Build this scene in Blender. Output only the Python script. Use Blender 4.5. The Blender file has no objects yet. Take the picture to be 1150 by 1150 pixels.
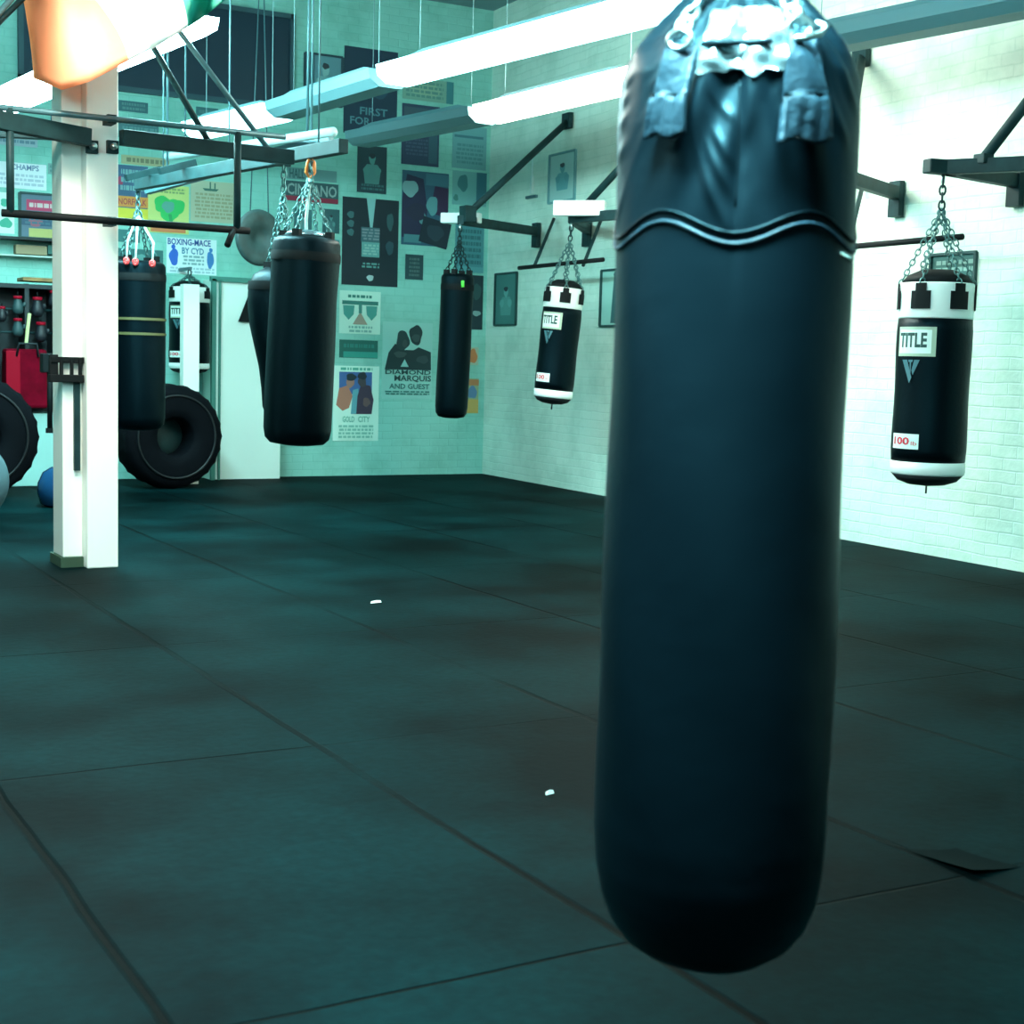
import bpy, bmesh, math, random
from mathutils import Vector, Matrix, Euler
random.seed(7)
PI = math.pi
S = bpy.context.scene
COL = S.collection

# ---------------------------------------------------------------- camera
H = 1.30                                   # eye height, metres
FPX = 1656.0                               # focal length for a 1150 px frame
YAW, PIT, ROL = math.radians(29.6), math.radians(5.75), math.radians(-1.55)
F = Vector((math.sin(YAW)*math.cos(PIT), math.cos(YAW)*math.cos(PIT), -math.sin(PIT)))
R0 = Vector((math.cos(YAW), -math.sin(YAW), 0)); D0 = F.cross(R0)
RT = math.cos(ROL)*R0 + math.sin(ROL)*D0
DN = -math.sin(ROL)*R0 + math.cos(ROL)*D0
cam = bpy.data.cameras.new('camera'); camo = bpy.data.objects.new('camera', cam); COL.objects.link(camo)
m = Matrix((( RT.x, -DN.x, -F.x, 0), (RT.y, -DN.y, -F.y, 0), (RT.z, -DN.z, -F.z, H), (0, 0, 0, 1)))
camo.matrix_world = m
cam.sensor_width = 36; cam.lens = 36*FPX/1150; cam.clip_end = 100; cam.clip_start = .05
cam.dof.use_dof = True; cam.dof.focus_distance = 8.5; cam.dof.aperture_fstop = 7
S.camera = camo
EYE = Vector((0, 0, H))

# ---------------------------------------------------------------- world, exposure, light levels
w = bpy.data.worlds.new('world'); S.world = w; w.use_nodes = True
w.node_tree.nodes['Background'].inputs[0].default_value = (.02, .06, .07, 1)
w.node_tree.nodes['Background'].inputs[1].default_value = .2
S.view_settings.view_transform = 'Standard'; S.view_settings.look = 'None'
S.view_settings.gamma = 1; S.view_settings.use_curve_mapping = False
S.view_settings.exposure = 0.0
TUBE_COOL = (.48, .98, 1.0); TUBE_WARM = (1.0, 1.0, .86)
P_LEFT, P_MID, P_RIGHT, P_NEAR, P_COLUMN, P_BAG_FILL = 46.0, 9.0, 75.0, 12.0, 85.0, 12.0

# ---------------------------------------------------------------- where a sight line meets a real surface
def ray(x, y): return RT*((x-575)/FPX) + DN*((y-575)/FPX) + F
def onz(x, y, z=0.0): d = ray(x, y); return EYE + d*((z-H)/d.z)
def ony(x, y, Y): d = ray(x, y); return EYE + d*(Y/d.y)
def onx(x, y, X): d = ray(x, y); return EYE + d*(X/d.x)
def dep(x, y, d): return EYE + ray(x, y)*d
YB = 15.25                                  # back wall
WX0, WK = 7.495, 0.0492                     # right wall: x = WX0 + WK*y
def wx(y): return WX0 + WK*y
def onw(x, y, off=0.0):
    d = ray(x, y); return EYE + d*((WX0-off)/(d.x-WK*d.y))
WANG = math.atan(WK)                        # the right wall is a little off square

# ---------------------------------------------------------------- materials
MATS = {}
def mat(name, col, rough=.6, metal=0, spec=.5, emit=None, es=0, noise=0, nscale=8, bump=0, bscale=40, trans=0):
    if name in MATS: return MATS[name]
    M = bpy.data.materials.new(name); M.use_nodes = True; nt = M.node_tree
    b = nt.nodes['Principled BSDF']
    b.inputs['Base Color'].default_value = (*col, 1); b.inputs['Roughness'].default_value = rough
    b.inputs['Metallic'].default_value = metal; b.inputs['Specular IOR Level'].default_value = spec
    if emit: b.inputs['Emission Color'].default_value = (*emit, 1); b.inputs['Emission Strength'].default_value = es
    tc = nt.nodes.new('ShaderNodeTexCoord')
    if noise:
        n = nt.nodes.new('ShaderNodeTexNoise'); n.inputs['Scale'].default_value = nscale; n.inputs['Detail'].default_value = 5
        nt.links.new(tc.outputs['Object'], n.inputs['Vector'])
        r = nt.nodes.new('ShaderNodeValToRGB')
        r.color_ramp.elements[0].position = .3; r.color_ramp.elements[1].position = .7
        r.color_ramp.elements[0].color = (*[c*(1-noise) for c in col], 1)
        r.color_ramp.elements[1].color = (*[min(1, c*(1+noise)) for c in col], 1)
        nt.links.new(n.outputs['Fac'], r.inputs['Fac']); nt.links.new(r.outputs['Color'], b.inputs['Base Color'])
    if bump:
        n2 = nt.nodes.new('ShaderNodeTexNoise'); n2.inputs['Scale'].default_value = bscale; n2.inputs['Detail'].default_value = 4
        nt.links.new(tc.outputs['Object'], n2.inputs['Vector'])
        bp = nt.nodes.new('ShaderNodeBump'); bp.inputs['Strength'].default_value = bump; bp.inputs['Distance'].default_value = .01
        nt.links.new(n2.outputs['Fac'], bp.inputs['Height']); nt.links.new(bp.outputs['Normal'], b.inputs['Normal'])
    if trans:
        t = nt.nodes.new('ShaderNodeBsdfTranslucent'); t.inputs['Color'].default_value = (*col, 1)
        mx = nt.nodes.new('ShaderNodeMixShader'); mx.inputs[0].default_value = trans
        out = nt.nodes['Material Output']
        nt.links.new(b.outputs[0], mx.inputs[1]); nt.links.new(t.outputs[0], mx.inputs[2]); nt.links.new(mx.outputs[0], out.inputs[0])
    MATS[name] = M
    return M

def brick_mat(name, col, mortar, bump, swap):
    """painted brick: courses in relief under one coat of paint"""
    M = bpy.data.materials.new(name); M.use_nodes = True; nt = M.node_tree; L = nt.links
    b = nt.nodes['Principled BSDF']; b.inputs['Roughness'].default_value = .55; b.inputs['Specular IOR Level'].default_value = .3
    tc = nt.nodes.new('ShaderNodeTexCoord'); sp = nt.nodes.new('ShaderNodeSeparateXYZ'); cb = nt.nodes.new('ShaderNodeCombineXYZ')
    L.new(tc.outputs['Object'], sp.inputs[0])
    L.new(sp.outputs['Y' if swap else 'X'], cb.inputs['X']); L.new(sp.outputs['Z'], cb.inputs['Y'])
    wob = nt.nodes.new('ShaderNodeTexNoise'); wob.inputs['Scale'].default_value = 3; L.new(tc.outputs['Object'], wob.inputs['Vector'])
    wm = nt.nodes.new('ShaderNodeVectorMath'); wm.operation = 'SCALE'; wm.inputs['Scale'].default_value = .03
    L.new(wob.outputs['Color'], wm.inputs[0])
    ad = nt.nodes.new('ShaderNodeVectorMath'); ad.operation = 'ADD'; L.new(cb.outputs[0], ad.inputs[0]); L.new(wm.outputs[0], ad.inputs[1])
    br = nt.nodes.new('ShaderNodeTexBrick'); br.inputs['Scale'].default_value = 1
    br.inputs['Brick Width'].default_value = .24; br.inputs['Row Height'].default_value = .085; br.inputs['Mortar Size'].default_value = .007
    br.inputs['Mortar Smooth'].default_value = .6
    br.inputs['Color1'].default_value = (*col, 1); br.inputs['Color2'].default_value = (*[c*.95 for c in col], 1); br.inputs['Mortar'].default_value = (*mortar, 1)
    L.new(ad.outputs[0], br.inputs['Vector'])
    n = nt.nodes.new('ShaderNodeTexNoise'); n.inputs['Scale'].default_value = 2.2; n.inputs['Detail'].default_value = 8; n.inputs['Roughness'].default_value = .65
    L.new(tc.outputs['Object'], n.inputs['Vector'])
    rp = nt.nodes.new('ShaderNodeValToRGB'); rp.color_ramp.elements[0].position = .36; rp.color_ramp.elements[1].position = .55
    rp.color_ramp.elements[0].color = (.80, .86, .84, 1); rp.color_ramp.elements[1].color = (1, 1, 1, 1)
    L.new(n.outputs['Fac'], rp.inputs['Fac'])
    mx = nt.nodes.new('ShaderNodeMixRGB'); mx.blend_type = 'MULTIPLY'; mx.inputs[0].default_value = 1
    L.new(br.outputs['Color'], mx.inputs[1]); L.new(rp.outputs['Color'], mx.inputs[2]); L.new(mx.outputs[0], b.inputs['Base Color'])
    n3 = nt.nodes.new('ShaderNodeTexNoise'); n3.inputs['Scale'].default_value = 30; L.new(tc.outputs['Object'], n3.inputs['Vector'])
    m1 = nt.nodes.new('ShaderNodeMath'); m1.operation = 'MULTIPLY_ADD'; m1.inputs[1].default_value = -1; m1.inputs[2].default_value = 1
    L.new(br.outputs['Fac'], m1.inputs[0])
    m2 = nt.nodes.new('ShaderNodeMath'); m2.operation = 'MULTIPLY_ADD'; m2.inputs[1].default_value = .5; L.new(n3.outputs['Fac'], m2.inputs[0]); L.new(m1.outputs[0], m2.inputs[2])
    bp = nt.nodes.new('ShaderNodeBump'); bp.inputs['Strength'].default_value = bump; bp.inputs['Distance'].default_value = .012
    L.new(m2.outputs[0], bp.inputs['Height']); L.new(bp.outputs['Normal'], b.inputs['Normal'])
    return M

def floor_mat():
    M = bpy.data.materials.new('rubber_mats'); M.use_nodes = True; nt = M.node_tree; L = nt.links
    b = nt.nodes['Principled BSDF']; b.inputs['Roughness'].default_value = .62; b.inputs['Specular IOR Level'].default_value = .02
    tc = nt.nodes.new('ShaderNodeTexCoord'); sp = nt.nodes.new('ShaderNodeSeparateXYZ'); L.new(tc.outputs['Object'], sp.inputs[0])
    wob = nt.nodes.new('ShaderNodeTexNoise'); wob.inputs['Scale'].default_value = 1.3; L.new(tc.outputs['Object'], wob.inputs['Vector'])
    def math_(op, a, bb=None, c=None):
        n = nt.nodes.new('ShaderNodeMath'); n.operation = op
        for i, v in enumerate((a, bb, c)):
            if v is None: continue
            if isinstance(v, (int, float)): n.inputs[i].default_value = v
            else: L.new(v, n.inputs[i])
        return n.outputs[0]
    def seam(coord, off, pitch, half):
        s = math_('MULTIPLY_ADD', wob.outputs['Fac'], .035, coord)
        s = math_('ADD', s, -off-.0175+100*pitch)
        s = math_('MODULO', s, pitch)
        s = math_('ABSOLUTE', math_('SUBTRACT', s, pitch/2))
        s = math_('SUBTRACT', pitch/2, s)               # distance from the seam
        mr = nt.nodes.new('ShaderNodeMapRange'); mr.inputs['From Min'].default_value = half*.5; mr.inputs['From Max'].default_value = half*1.6
        L.new(s, mr.inputs['Value']); return mr.outputs[0]
    sx = seam(sp.outputs['X'], .80, 1.055, .011); sy = seam(sp.outputs['Y'], 2.66, 1.885, .005)
    fade = nt.nodes.new('ShaderNodeTexNoise'); fade.inputs['Scale'].default_value = .55; L.new(tc.outputs['Object'], fade.inputs['Vector'])
    fr_ = nt.nodes.new('ShaderNodeMapRange'); fr_.inputs['From Min'].default_value = .46; fr_.inputs['From Max'].default_value = .6; fr_.inputs['To Max'].default_value = .85
    L.new(fade.outputs['Fac'], fr_.inputs['Value'])
    sm = math_('MAXIMUM', math_('MULTIPLY', sx, sy), fr_.outputs[0])
    n = nt.nodes.new('ShaderNodeTexNoise'); n.inputs['Scale'].default_value = .9; n.inputs['Detail'].default_value = 7; n.inputs['Roughness'].default_value = .55
    L.new(tc.outputs['Object'], n.inputs['Vector'])
    rp = nt.nodes.new('ShaderNodeValToRGB'); rp.color_ramp.elements[0].position = .38; rp.color_ramp.elements[1].position = .62
    rp.color_ramp.elements[0].color = (.0003, .0040, .0046, 1); rp.color_ramp.elements[1].color = (.0013, .0175, .0195, 1)
    L.new(n.outputs['Fac'], rp.inputs['Fac'])
    sp2 = nt.nodes.new('ShaderNodeTexNoise'); sp2.inputs['Scale'].default_value = 26; sp2.inputs['Detail'].default_value = 6; L.new(tc.outputs['Object'], sp2.inputs['Vector'])
    r2 = nt.nodes.new('ShaderNodeValToRGB'); r2.color_ramp.elements[0].position = .3; r2.color_ramp.elements[0].color = (.75, .75, .75, 1); r2.color_ramp.elements[1].position = .75; r2.color_ramp.elements[1].color = (1.2, 1.2, 1.2, 1)
    L.new(sp2.outputs['Fac'], r2.inputs['Fac'])
    mx0 = nt.nodes.new('ShaderNodeMixRGB'); mx0.blend_type = 'MULTIPLY'; mx0.inputs[0].default_value = 1; L.new(rp.outputs[0], mx0.inputs[1]); L.new(r2.outputs[0], mx0.inputs[2])
    mx = nt.nodes.new('ShaderNodeMixRGB'); mx.inputs[1].default_value = (.001, .002, .002, 1); L.new(sm, mx.inputs[0]); L.new(mx0.outputs[0], mx.inputs[2])
    L.new(mx.outputs[0], b.inputs['Base Color'])
    bp = nt.nodes.new('ShaderNodeBump'); bp.inputs['Strength'].default_value = .5; bp.inputs['Distance'].default_value = .01
    L.new(math_('MULTIPLY_ADD', sp2.outputs['Fac'], .25, sm), bp.inputs['Height']); L.new(bp.outputs['Normal'], b.inputs['Normal'])
    return M

VINYL = mat('black_vinyl', (.0004, .0017, .0028), .45, spec=.15, bump=.15, bscale=30)
BIGV = mat('big_bag_leather', (.0007, .0033, .0056), .42, spec=.28, bump=.14, bscale=16)
for _n in (BIGV, VINYL): _n.node_tree.nodes['Principled BSDF'].inputs['Specular Tint'].default_value = (.35, .80, 1, 1)
STRAPM = mat('strap_leather', (.007, .022, .034), .5, spec=.25, bump=.4, bscale=60)
TAPE = mat('silver_tape', (.30, .42, .46), .25, metal=.8, bump=.3, bscale=12)
CHAIN = mat('chain_steel', (.09, .20, .20), .4, metal=.8)
CHROME = mat('bright_steel', (.62, .72, .72), .28, metal=1)
STEEL = mat('dark_painted_steel', (.009, .032, .035), .55, spec=.2, noise=.3)
GREYST = mat('grey_steel', (.07, .16, .18), .45, metal=.3)
WHITEV = mat('white_vinyl', (.85, .9, .86), .45)
WHITEP = mat('white_gloss_paint', (.95, .95, .88), .4)
BLACKV = mat('black_canvas', (.003, .005, .006), .7, spec=.2)
RUBBER = mat('tyre_rubber', (.002, .003, .005), .8, spec=.1, bump=.3, bscale=25)
ROPE = mat('white_rope', (.6, .75, .72), .8)
RED = mat('red_vinyl', (.30, .003, .016), .6, spec=.08)
CARAB = mat('red_anodised', (.85, .06, .06), .35)
ORANGE = mat('orange_anodised', (.9, .25, .05), .35)
LAMPOFF = mat('unlit_lamp_housing', (.17, .33, .36), .5)
WOOD = mat('plank_wood', (.30, .16, .05), .6, noise=.4)

# ---------------------------------------------------------------- mesh helpers
class MB:
    def __init__(s): s.v = []; s.f = []; s.m = []; s.s = []
    def add(s, vs, fs, mi=0, smooth=False):
        o = len(s.v); s.v += [tuple(v) for v in vs]
        for f in fs: s.f.append([i+o for i in f]); s.m.append(mi); s.s.append(smooth)
        return s
    def box(s, c, d, rot=None, mi=0, taper=1.0):
        x, y, z = [k/2 for k in d]; vs = []
        for sz in (-1, 1):
            t = taper if sz > 0 else 1
            for a, b in ((-1, -1), (1, -1), (1, 1), (-1, 1)): vs.append(Vector((a*x*t, b*y*t, sz*z)))
        if rot is not None: vs = [rot @ v for v in vs]
        vs = [v+Vector(c) for v in vs]
        return s.add(vs, [(3, 2, 1, 0), (4, 5, 6, 7), (0, 1, 5, 4), (1, 2, 6, 5), (2, 3, 7, 6), (3, 0, 4, 7)], mi)
    def bar(s, a, b, wd, ht, mi=0):
        """square-section bar from a to b"""
        a, b = Vector(a), Vector(b); d = b-a; L = d.length
        q = d.to_track_quat('Y', 'Z').to_matrix()
        return s.box((a+b)/2, (wd, L, ht), q, mi)
    def tube(s, pts, r, seg=10, mi=0, closed=False, smooth=True):
        pts = [Vector(p) for p in pts]; n = len(pts); rings = []
        rr = r if isinstance(r, (list, tuple)) else [r]*n
        up = None
        for i, p in enumerate(pts):
            if closed: t = pts[(i+1) % n]-pts[i-1]
            else: t = pts[min(i+1, n-1)]-pts[max(i-1, 0)]
            t.normalize()
            if up is None: up = t.orthogonal().normalized()
            else:
                up = up-t*up.dot(t)
                up = up.normalized() if up.length > 1e-6 else t.orthogonal().normalized()
            bi = t.cross(up)
            rings.append([p+(up*math.cos(2*PI*k/seg)+bi*math.sin(2*PI*k/seg))*rr[i] for k in range(seg)])
        vs = [v for rg in rings for v in rg]; fs = []
        for i in range(n if closed else n-1):
            j = (i+1) % n
            for k in range(seg): fs.append((i*seg+k, i*seg+(k+1) % seg, j*seg+(k+1) % seg, j*seg+k))
        if not closed: fs += [tuple(range(seg))[::-1], tuple((n-1)*seg+k for k in range(seg))]
        return s.add(vs, fs, mi, smooth)
    def lathe(s, prof, seg=48, mi=0, fn=None, c=(0, 0, 0), smooth=True, cap=True):
        """prof: [(r, z)]; fn(a, r, z) -> r"""
        vs = []; fs = []; n = len(prof)
        for r, z in prof:
            for k in range(seg):
                a = 2*PI*k/seg; rr = fn(a, r, z) if fn else r
                vs.append((c[0]+rr*math.cos(a), c[1]+rr*math.sin(a), c[2]+z))
        for i in range(n-1):
            for k in range(seg):
                fs.append((i*seg+k, i*seg+(k+1) % seg, (i+1)*seg+(k+1) % seg, (i+1)*seg+k))
        if cap: fs += [tuple(range(seg))[::-1], tuple((n-1)*seg+k for k in range(seg))]
        return s.add(vs, fs, mi, smooth)
    def poly(s, pts3, mi=0):
        return s.add(pts3, [tuple(range(len(pts3)))], mi)
    def prism(s, pts, nrm, mi=0):
        """extrude a closed 3-D outline by nrm"""
        n = len(pts); pts = [Vector(p) for p in pts]; nrm = Vector(nrm)
        vs = pts+[p+nrm for p in pts]
        fs = [tuple(range(n)), tuple(range(2*n-1, n-1, -1))]+[(i, (i+1) % n, n+(i+1) % n, n+i) for i in range(n)]
        return s.add(vs, fs, mi)
    def link_chain(s, a, b, ln=.045, r=.0045, mi=0):
        a, b = Vector(a), Vector(b); d = b-a; n = max(1, round(d.length/(ln*.72))); t = d.normalized()
        u = t.orthogonal().normalized(); v = t.cross(u); st = d/n
        for i in range(n):
            c = a+st*(i+.5); w_ = u if i % 2 else v; pts = []
            for k in range(10):
                an = 2*PI*k/10; pts.append(c+t*(math.cos(an)*st.length*.66)+w_*(math.sin(an)*ln*.3))
            s.tube(pts, r, 5, mi, closed=True)
        return s
    def text(s, body, mapf, mi=0, w=1, h=1, cut=0, bold=.022):
        """lay out text filling a unit box w x h; mapf(u, v) -> 3-D point"""
        cu = bpy.data.curves.new('t', 'FONT'); cu.body = body; cu.size = 1; cu.resolution_u = 2; cu.offset = bold
        o = bpy.data.objects.new('t', cu); COL.objects.link(o)
        dg = bpy.context.evaluated_depsgraph_get(); me = bpy.data.meshes.new_from_object(o.evaluated_get(dg))
        xs = [v.co.x for v in me.vertices]; ys = [v.co.y for v in me.vertices]
        x0, x1, y0, y1 = min(xs), max(xs), min(ys), max(ys)
        bm = bmesh.new(); bm.from_mesh(me)
        if cut:
            for i in range(1, cut):
                bmesh.ops.bisect_plane(bm, geom=bm.verts[:]+bm.edges[:]+bm.faces[:], plane_co=(x0+(x1-x0)*i/cut, 0, 0), plane_no=(1, 0, 0))
        bm.verts.ensure_lookup_table(); bm.verts.index_update()
        vs = [mapf((v.co.x-x0)/(x1-x0)*w, (v.co.y-y0)/(y1-y0)*h) for v in bm.verts]
        s.add(vs, [tuple(v.index for v in f.verts) for f in bm.faces], mi)
        bm.free(); bpy.data.objects.remove(o); bpy.data.curves.remove(cu); bpy.data.meshes.remove(me)
        return s
    def build(s, name, mats, parent=None, bevel=0, sub=0, recalc=True):
        me = bpy.data.meshes.new(name); me.from_pydata(s.v, [], s.f)
        if not isinstance(mats, (list, tuple)): mats = [mats]
        for q in mats: me.materials.append(q)
        for p, mi, sm in zip(me.polygons, s.m, s.s): p.material_index = mi; p.use_smooth = sm
        if recalc:
            bm = bmesh.new(); bm.from_mesh(me); bmesh.ops.recalc_face_normals(bm, faces=bm.faces); bm.to_mesh(me); bm.free()
        o = bpy.data.objects.new(name, me); COL.objects.link(o)
        if parent: o.parent = parent
        if bevel:
            bv = o.modifiers.new('bevel', 'BEVEL'); bv.width = bevel; bv.segments = 2; bv.limit_method = 'ANGLE'
        if sub:
            sb = o.modifiers.new('sub', 'SUBSURF'); sb.levels = sub; sb.render_levels = sub
        return o

def thing(name, label, cat, loc=(0, 0, 0), group=None, rot=None):
    o = bpy.data.objects.new(name, None); COL.objects.link(o); o.location = loc
    o.empty_display_size = .1
    if rot: o.rotation_euler = rot
    o['label'] = label; o['category'] = cat
    if group: o['group'] = group
    return o
def tag(o, label, cat, group=None, kind=None):
    o['label'] = label; o['category'] = cat
    if group: o['group'] = group
    if kind: o['kind'] = kind
    return o
def struct(o): o['kind'] = 'structure'; return o

# ---------------------------------------------------------------- the room
ZC = 5.3; XL = -6.0; YF = -5.0
BACKP = brick_mat('painted_back_wall', (.30, .64, .56), (.26, .59, .51), .25, False)  # dimmer light on this white wall is put into a tealer colour
RIGHTP = brick_mat('painted_brick', (.66, .82, .72), (.59, .77, .67), .4, True)
PLAINP = mat('painted_far_walls', (.015, .03, .035), .9, spec=.1)
struct(MB().box(((XL+8.3)/2, (YF+YB)/2, -.1), (8.6-XL, YB-YF+.4, .2)).build('floor', floor_mat()))
struct(MB().box(((XL+8.3)/2, (YF+YB)/2, ZC+.1), (8.6-XL, YB-YF+.4, .2)).build('ceiling', mat('dark_ceiling', (.16, .26, .28), .8)))
struct(MB().box(((XL+8.3)/2, YB+.1, ZC/2), (8.6-XL, .2, ZC)).build('wall_back', BACKP))
mb = MB(); a0, a1 = wx(YF), wx(YB)
mb.add([(a0, YF, 0), (a1, YB, 0), (a1+.2, YB, 0), (a0+.2, YF, 0), (a0, YF, ZC), (a1, YB, ZC), (a1+.2, YB, ZC), (a0+.2, YF, ZC)],
       [(3, 2, 1, 0), (4, 5, 6, 7), (0, 1, 5, 4), (1, 2, 6, 5), (2, 3, 7, 6), (3, 0, 4, 7)])
struct(mb.build('wall_right', RIGHTP))
struct(MB().box((XL-.1, (YF+YB)/2, ZC/2), (.2, YB-YF, ZC)).build('wall_left', PLAINP))
struct(MB().box(((XL+8.3)/2, YF-.1, ZC/2), (8.6-XL, .2, ZC)).build('wall_front', PLAINP))

# dark high-level window on the back wall
wa = ony(22, -18, YB); wb = ony(327, 22, YB); wc = ony(230, 111, YB)
x0, x1, z1, z0 = wa.x, wb.x, wb.z+.02, wc.z
win = struct(MB().box(((x0+x1)/2, YB-.015, (z0+z1)/2), (x1-x0, .03, z1-z0)).build('window_1', mat('night_glass', (.006, .028, .05), .35)))
fr = MB()
for xx in (x0, x1): fr.box((xx, YB-.03, (z0+z1)/2), (.05, .06, z1-z0+.05))
for zz in (z0, z1): fr.box(((x0+x1)/2, YB-.03, zz), (x1-x0+.05, .06, .05))
fr.build('window_frame', mat('window_frame_paint', (.03, .08, .1), .6), win)

# sliding panel door against the back wall
p0 = ony(238, 313, YB-.3); p1 = ony(317, 313, YB-.3)
xa, xb, zt = p0.x, p1.x, p0.z
door = struct(MB().box(((xa+xb)/2, YB-.15, zt/2), (xb-xa, .28, zt-.01)).build('door_1', mat('door_panel', (.78, .9, .83), .5)))
fr = MB(); fr.box((xa+.02, YB-.30, zt/2), (.045, .05, zt)); fr.box((xa+.085, YB-.30, zt/2), (.018, .05, zt))
fr.box(((xa+xb)/2, YB-.30, zt), (xb-xa+.04, .05, .05)); fr.build('door_frame', mat('green_frame', (.05, .22, .18), .6), door)

# ---------------------------------------------------------------- the white column
cy = 8.91
ca, cb_, cc = ony(70, 400, cy+.1).x, ony(97.5, 400, cy).x, ony(133, 400, cy).x
col = thing('steel_column', 'white painted boxed column standing in the gym, floor to ceiling, with clamp plates', 'column', ((ca+cc)/2, cy+.12, 0))
ox, oy = col.location.x, col.location.y
MB().box(((cb_+cc)/2-ox, .1, ZC/2), (cc-cb_, .44, ZC)).build('column_shaft', WHITEP, col, bevel=.008)
MB().box(((ca+cb_)/2-ox, .12, ZC/2+.03), (cb_-ca-.003, .26, ZC-.06)).build('side_casing', WHITEP, col, bevel=.006)
MB().box(((ca+cb_)/2-ox, .12, .03), (cb_-ca+.03, .3, .06)).build('scuffed_foot', mat('scuff', (.03, .07, .04), .8), col)
q0 = ony(91, 425, cy-.02); q1 = ony(91, 530, cy-.02)
MB().box((q0.x-ox, -.03, (q0.z+q1.z)/2), (.034, .03, q0.z-q1.z)).build('gap_strip', STEEL, col)  # dark strip put in for the shaded gap beside the casing
q = ony(84, 414, cy-.02)
mb = MB(); mb.box((q.x-ox-.02, -.04, q.z+.05), (.2, .04, .035)); mb.box((q.x-ox-.03, -.05, q.z-.06), (.2, .06, .045)); mb.box((q.x-ox-.1, -.03, q.z), (.05, .04, .16))
for k in (-.06, 0, .05): mb.box((q.x-ox+k, -.06, q.z), (.018, .03, .13))
mb.build('hook_rack', BLACKV, col, bevel=.004)
for px in (103.5, 126.5):
    q = ony(px, 165, cy-.02)
    pl = MB().box((q.x-ox, -.135, q.z), (.07, .03, .075)).build('clamp_plate', STEEL, col, bevel=.004)
    MB().tube([(q.x-ox, -.15, q.z), (q.x-ox, -.19, q.z)], .02, 10).build('bolt', CHROME, pl)

# ---------------------------------------------------------------- lamps
RODM = mat('hanger_rod_paint', (.2, .36, .38), .5)
def lamp(pa, pb, lit, label, power=10, warm=False, wd=.36, ht=.13, rods=True):
    """wrap-round strip lamp hung from the roof between two points"""
    pa, pb = Vector(pa), Vector(pb); c = (pa+pb)/2; d = pb-pa; ang = -math.atan2(d.x, d.y)
    t = thing('strip_light', label, 'ceiling light', c, 'strip lights hung in rows from the roof', (0, 0, ang)); L = d.length-.04
    MB().box((0, 0, .03), (wd*.6, L, .06), taper=.7).build('lamp_housing', LAMPOFF, t)
    prof = [(-wd/2, 0), (-wd*.46, -ht*.55), (-wd*.25, -ht*.95), (wd*.25, -ht*.95), (wd*.46, -ht*.55), (wd/2, 0)]
    vs = [(x, y, z) for y in (-L/2, L/2) for x, z in prof]
    n = len(prof); fs = [(i, i+1, n+i+1, n+i) for i in range(n-1)]+[(n-1, 0, n, 2*n-1), tuple(range(n))[::-1], tuple(range(n, 2*n))]
    if lit:
        colr = TUBE_WARM if warm else TUBE_COOL
        dm = mat('lit_diffuser_%s_%d' % ('warm' if warm else 'cool', int(power*10)), (.8, .8, .8), .5, emit=colr, es=power)
    else: dm = LAMPOFF
    MB().add(vs, fs).build('diffuser', dm, t)
    if rods:
        for s_ in (-.4, .4): MB().tube([(0, s_*L, .05), (0, s_*L, ZC-c.z)], .0035, 6).build('hanger_rod', RODM, t)
    return t
# middle row (far to near)
LZ = 3.42
lamp(onz(222, 140, LZ), onz(317, 118, LZ), True, 'lit strip light at the far end of the middle row, nearest the back wall', P_MID)
lamp(onz(318, 117, LZ), onz(440, 79, LZ), False, 'unlit strip light in the middle row between two lit ones', 0)
a = onz(444, 77, LZ); b = onz(770, -10, LZ); dd = (a-b).normalized()
lamp(b, a, True, 'long lit strip light, topmost and brightest of the two left of the big bag', P_MID)
lamp(b-dd*2.6, b-dd*.1, True, 'lit strip light of the middle row above the frame', P_NEAR)
# right row
a = onz(404, 150, LZ); b = onz(546, 122, LZ); dd = (a-b).normalized()
lamp(a, b, False, 'unlit strip light in the right row, seen across the high posters', 0)
e = onz(730, 77, LZ)
lamp(b-dd*.05, e, True, 'lit strip light of the right row ending behind the big bag', P_RIGHT*.3, True)
lamp(e-dd*.05, e-dd*1.15, True, 'lit strip light of the right row hidden behind the big bag', P_RIGHT, True)
lamp(e-dd*1.25, e-dd*4.2, False, 'unlit strip light over the wall brackets, in the top right corner', 0)
# left row, then lamps added out of view
a = onz(-15, 118, LZ); b = onz(75, 78, LZ); dd = (a-b).normalized()
lamp(a, b, True, 'lit strip light at top left, beside the flag, far end of the left row', P_LEFT)
lamp(b-dd*.05, b-dd*2.4, True, 'lit strip light of the left row glowing behind the flag', P_LEFT*3)
lamp((1.35, 5.9, LZ), (1.3, 7.9, LZ), True, 'lit strip light of the near left row in front of the column', P_COLUMN, True)
lamp((-1.2, 3.0, LZ), (-1.3, 5.2, LZ), True, 'unseen strip light above the open floor, boosted to brighten it', P_NEAR*9)  # unseen lamp, boosted to brighten the near floor
_a = dep(812, 560, 2.2); _c = Vector((_a.x, _a.y, 2.28))-F*.43-RT*.20; _c.z = 2.28
lamp(_c-RT*.32, _c+RT*.32, True, 'short added fill light just above the big bag, unseen, brightening its top', P_BAG_FILL*62, wd=.14, ht=.06)  # added lamp, unseen, brightens the top of the big bag
lamp((-2.6, .6, LZ), (-2.6, 2.8, LZ), True, 'added fill light, unseen, to the left of the camera', P_BAG_FILL)  # added lamp, unseen, gives sheen on the bag's left side
lamp((-1.0, -3.4, LZ), (-1.0, -1.2, LZ), True, 'added fill light, unseen, behind the camera on the left', P_BAG_FILL)  # added lamp behind the camera, gives sheen on the bag's front
lamp((2.2, -3.2, LZ), (2.2, -1.0, LZ), True, 'added fill light, unseen, behind the camera on the right', P_BAG_FILL*.6)  # added lamp, unseen, gives sheen on the bag's right side

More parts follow.
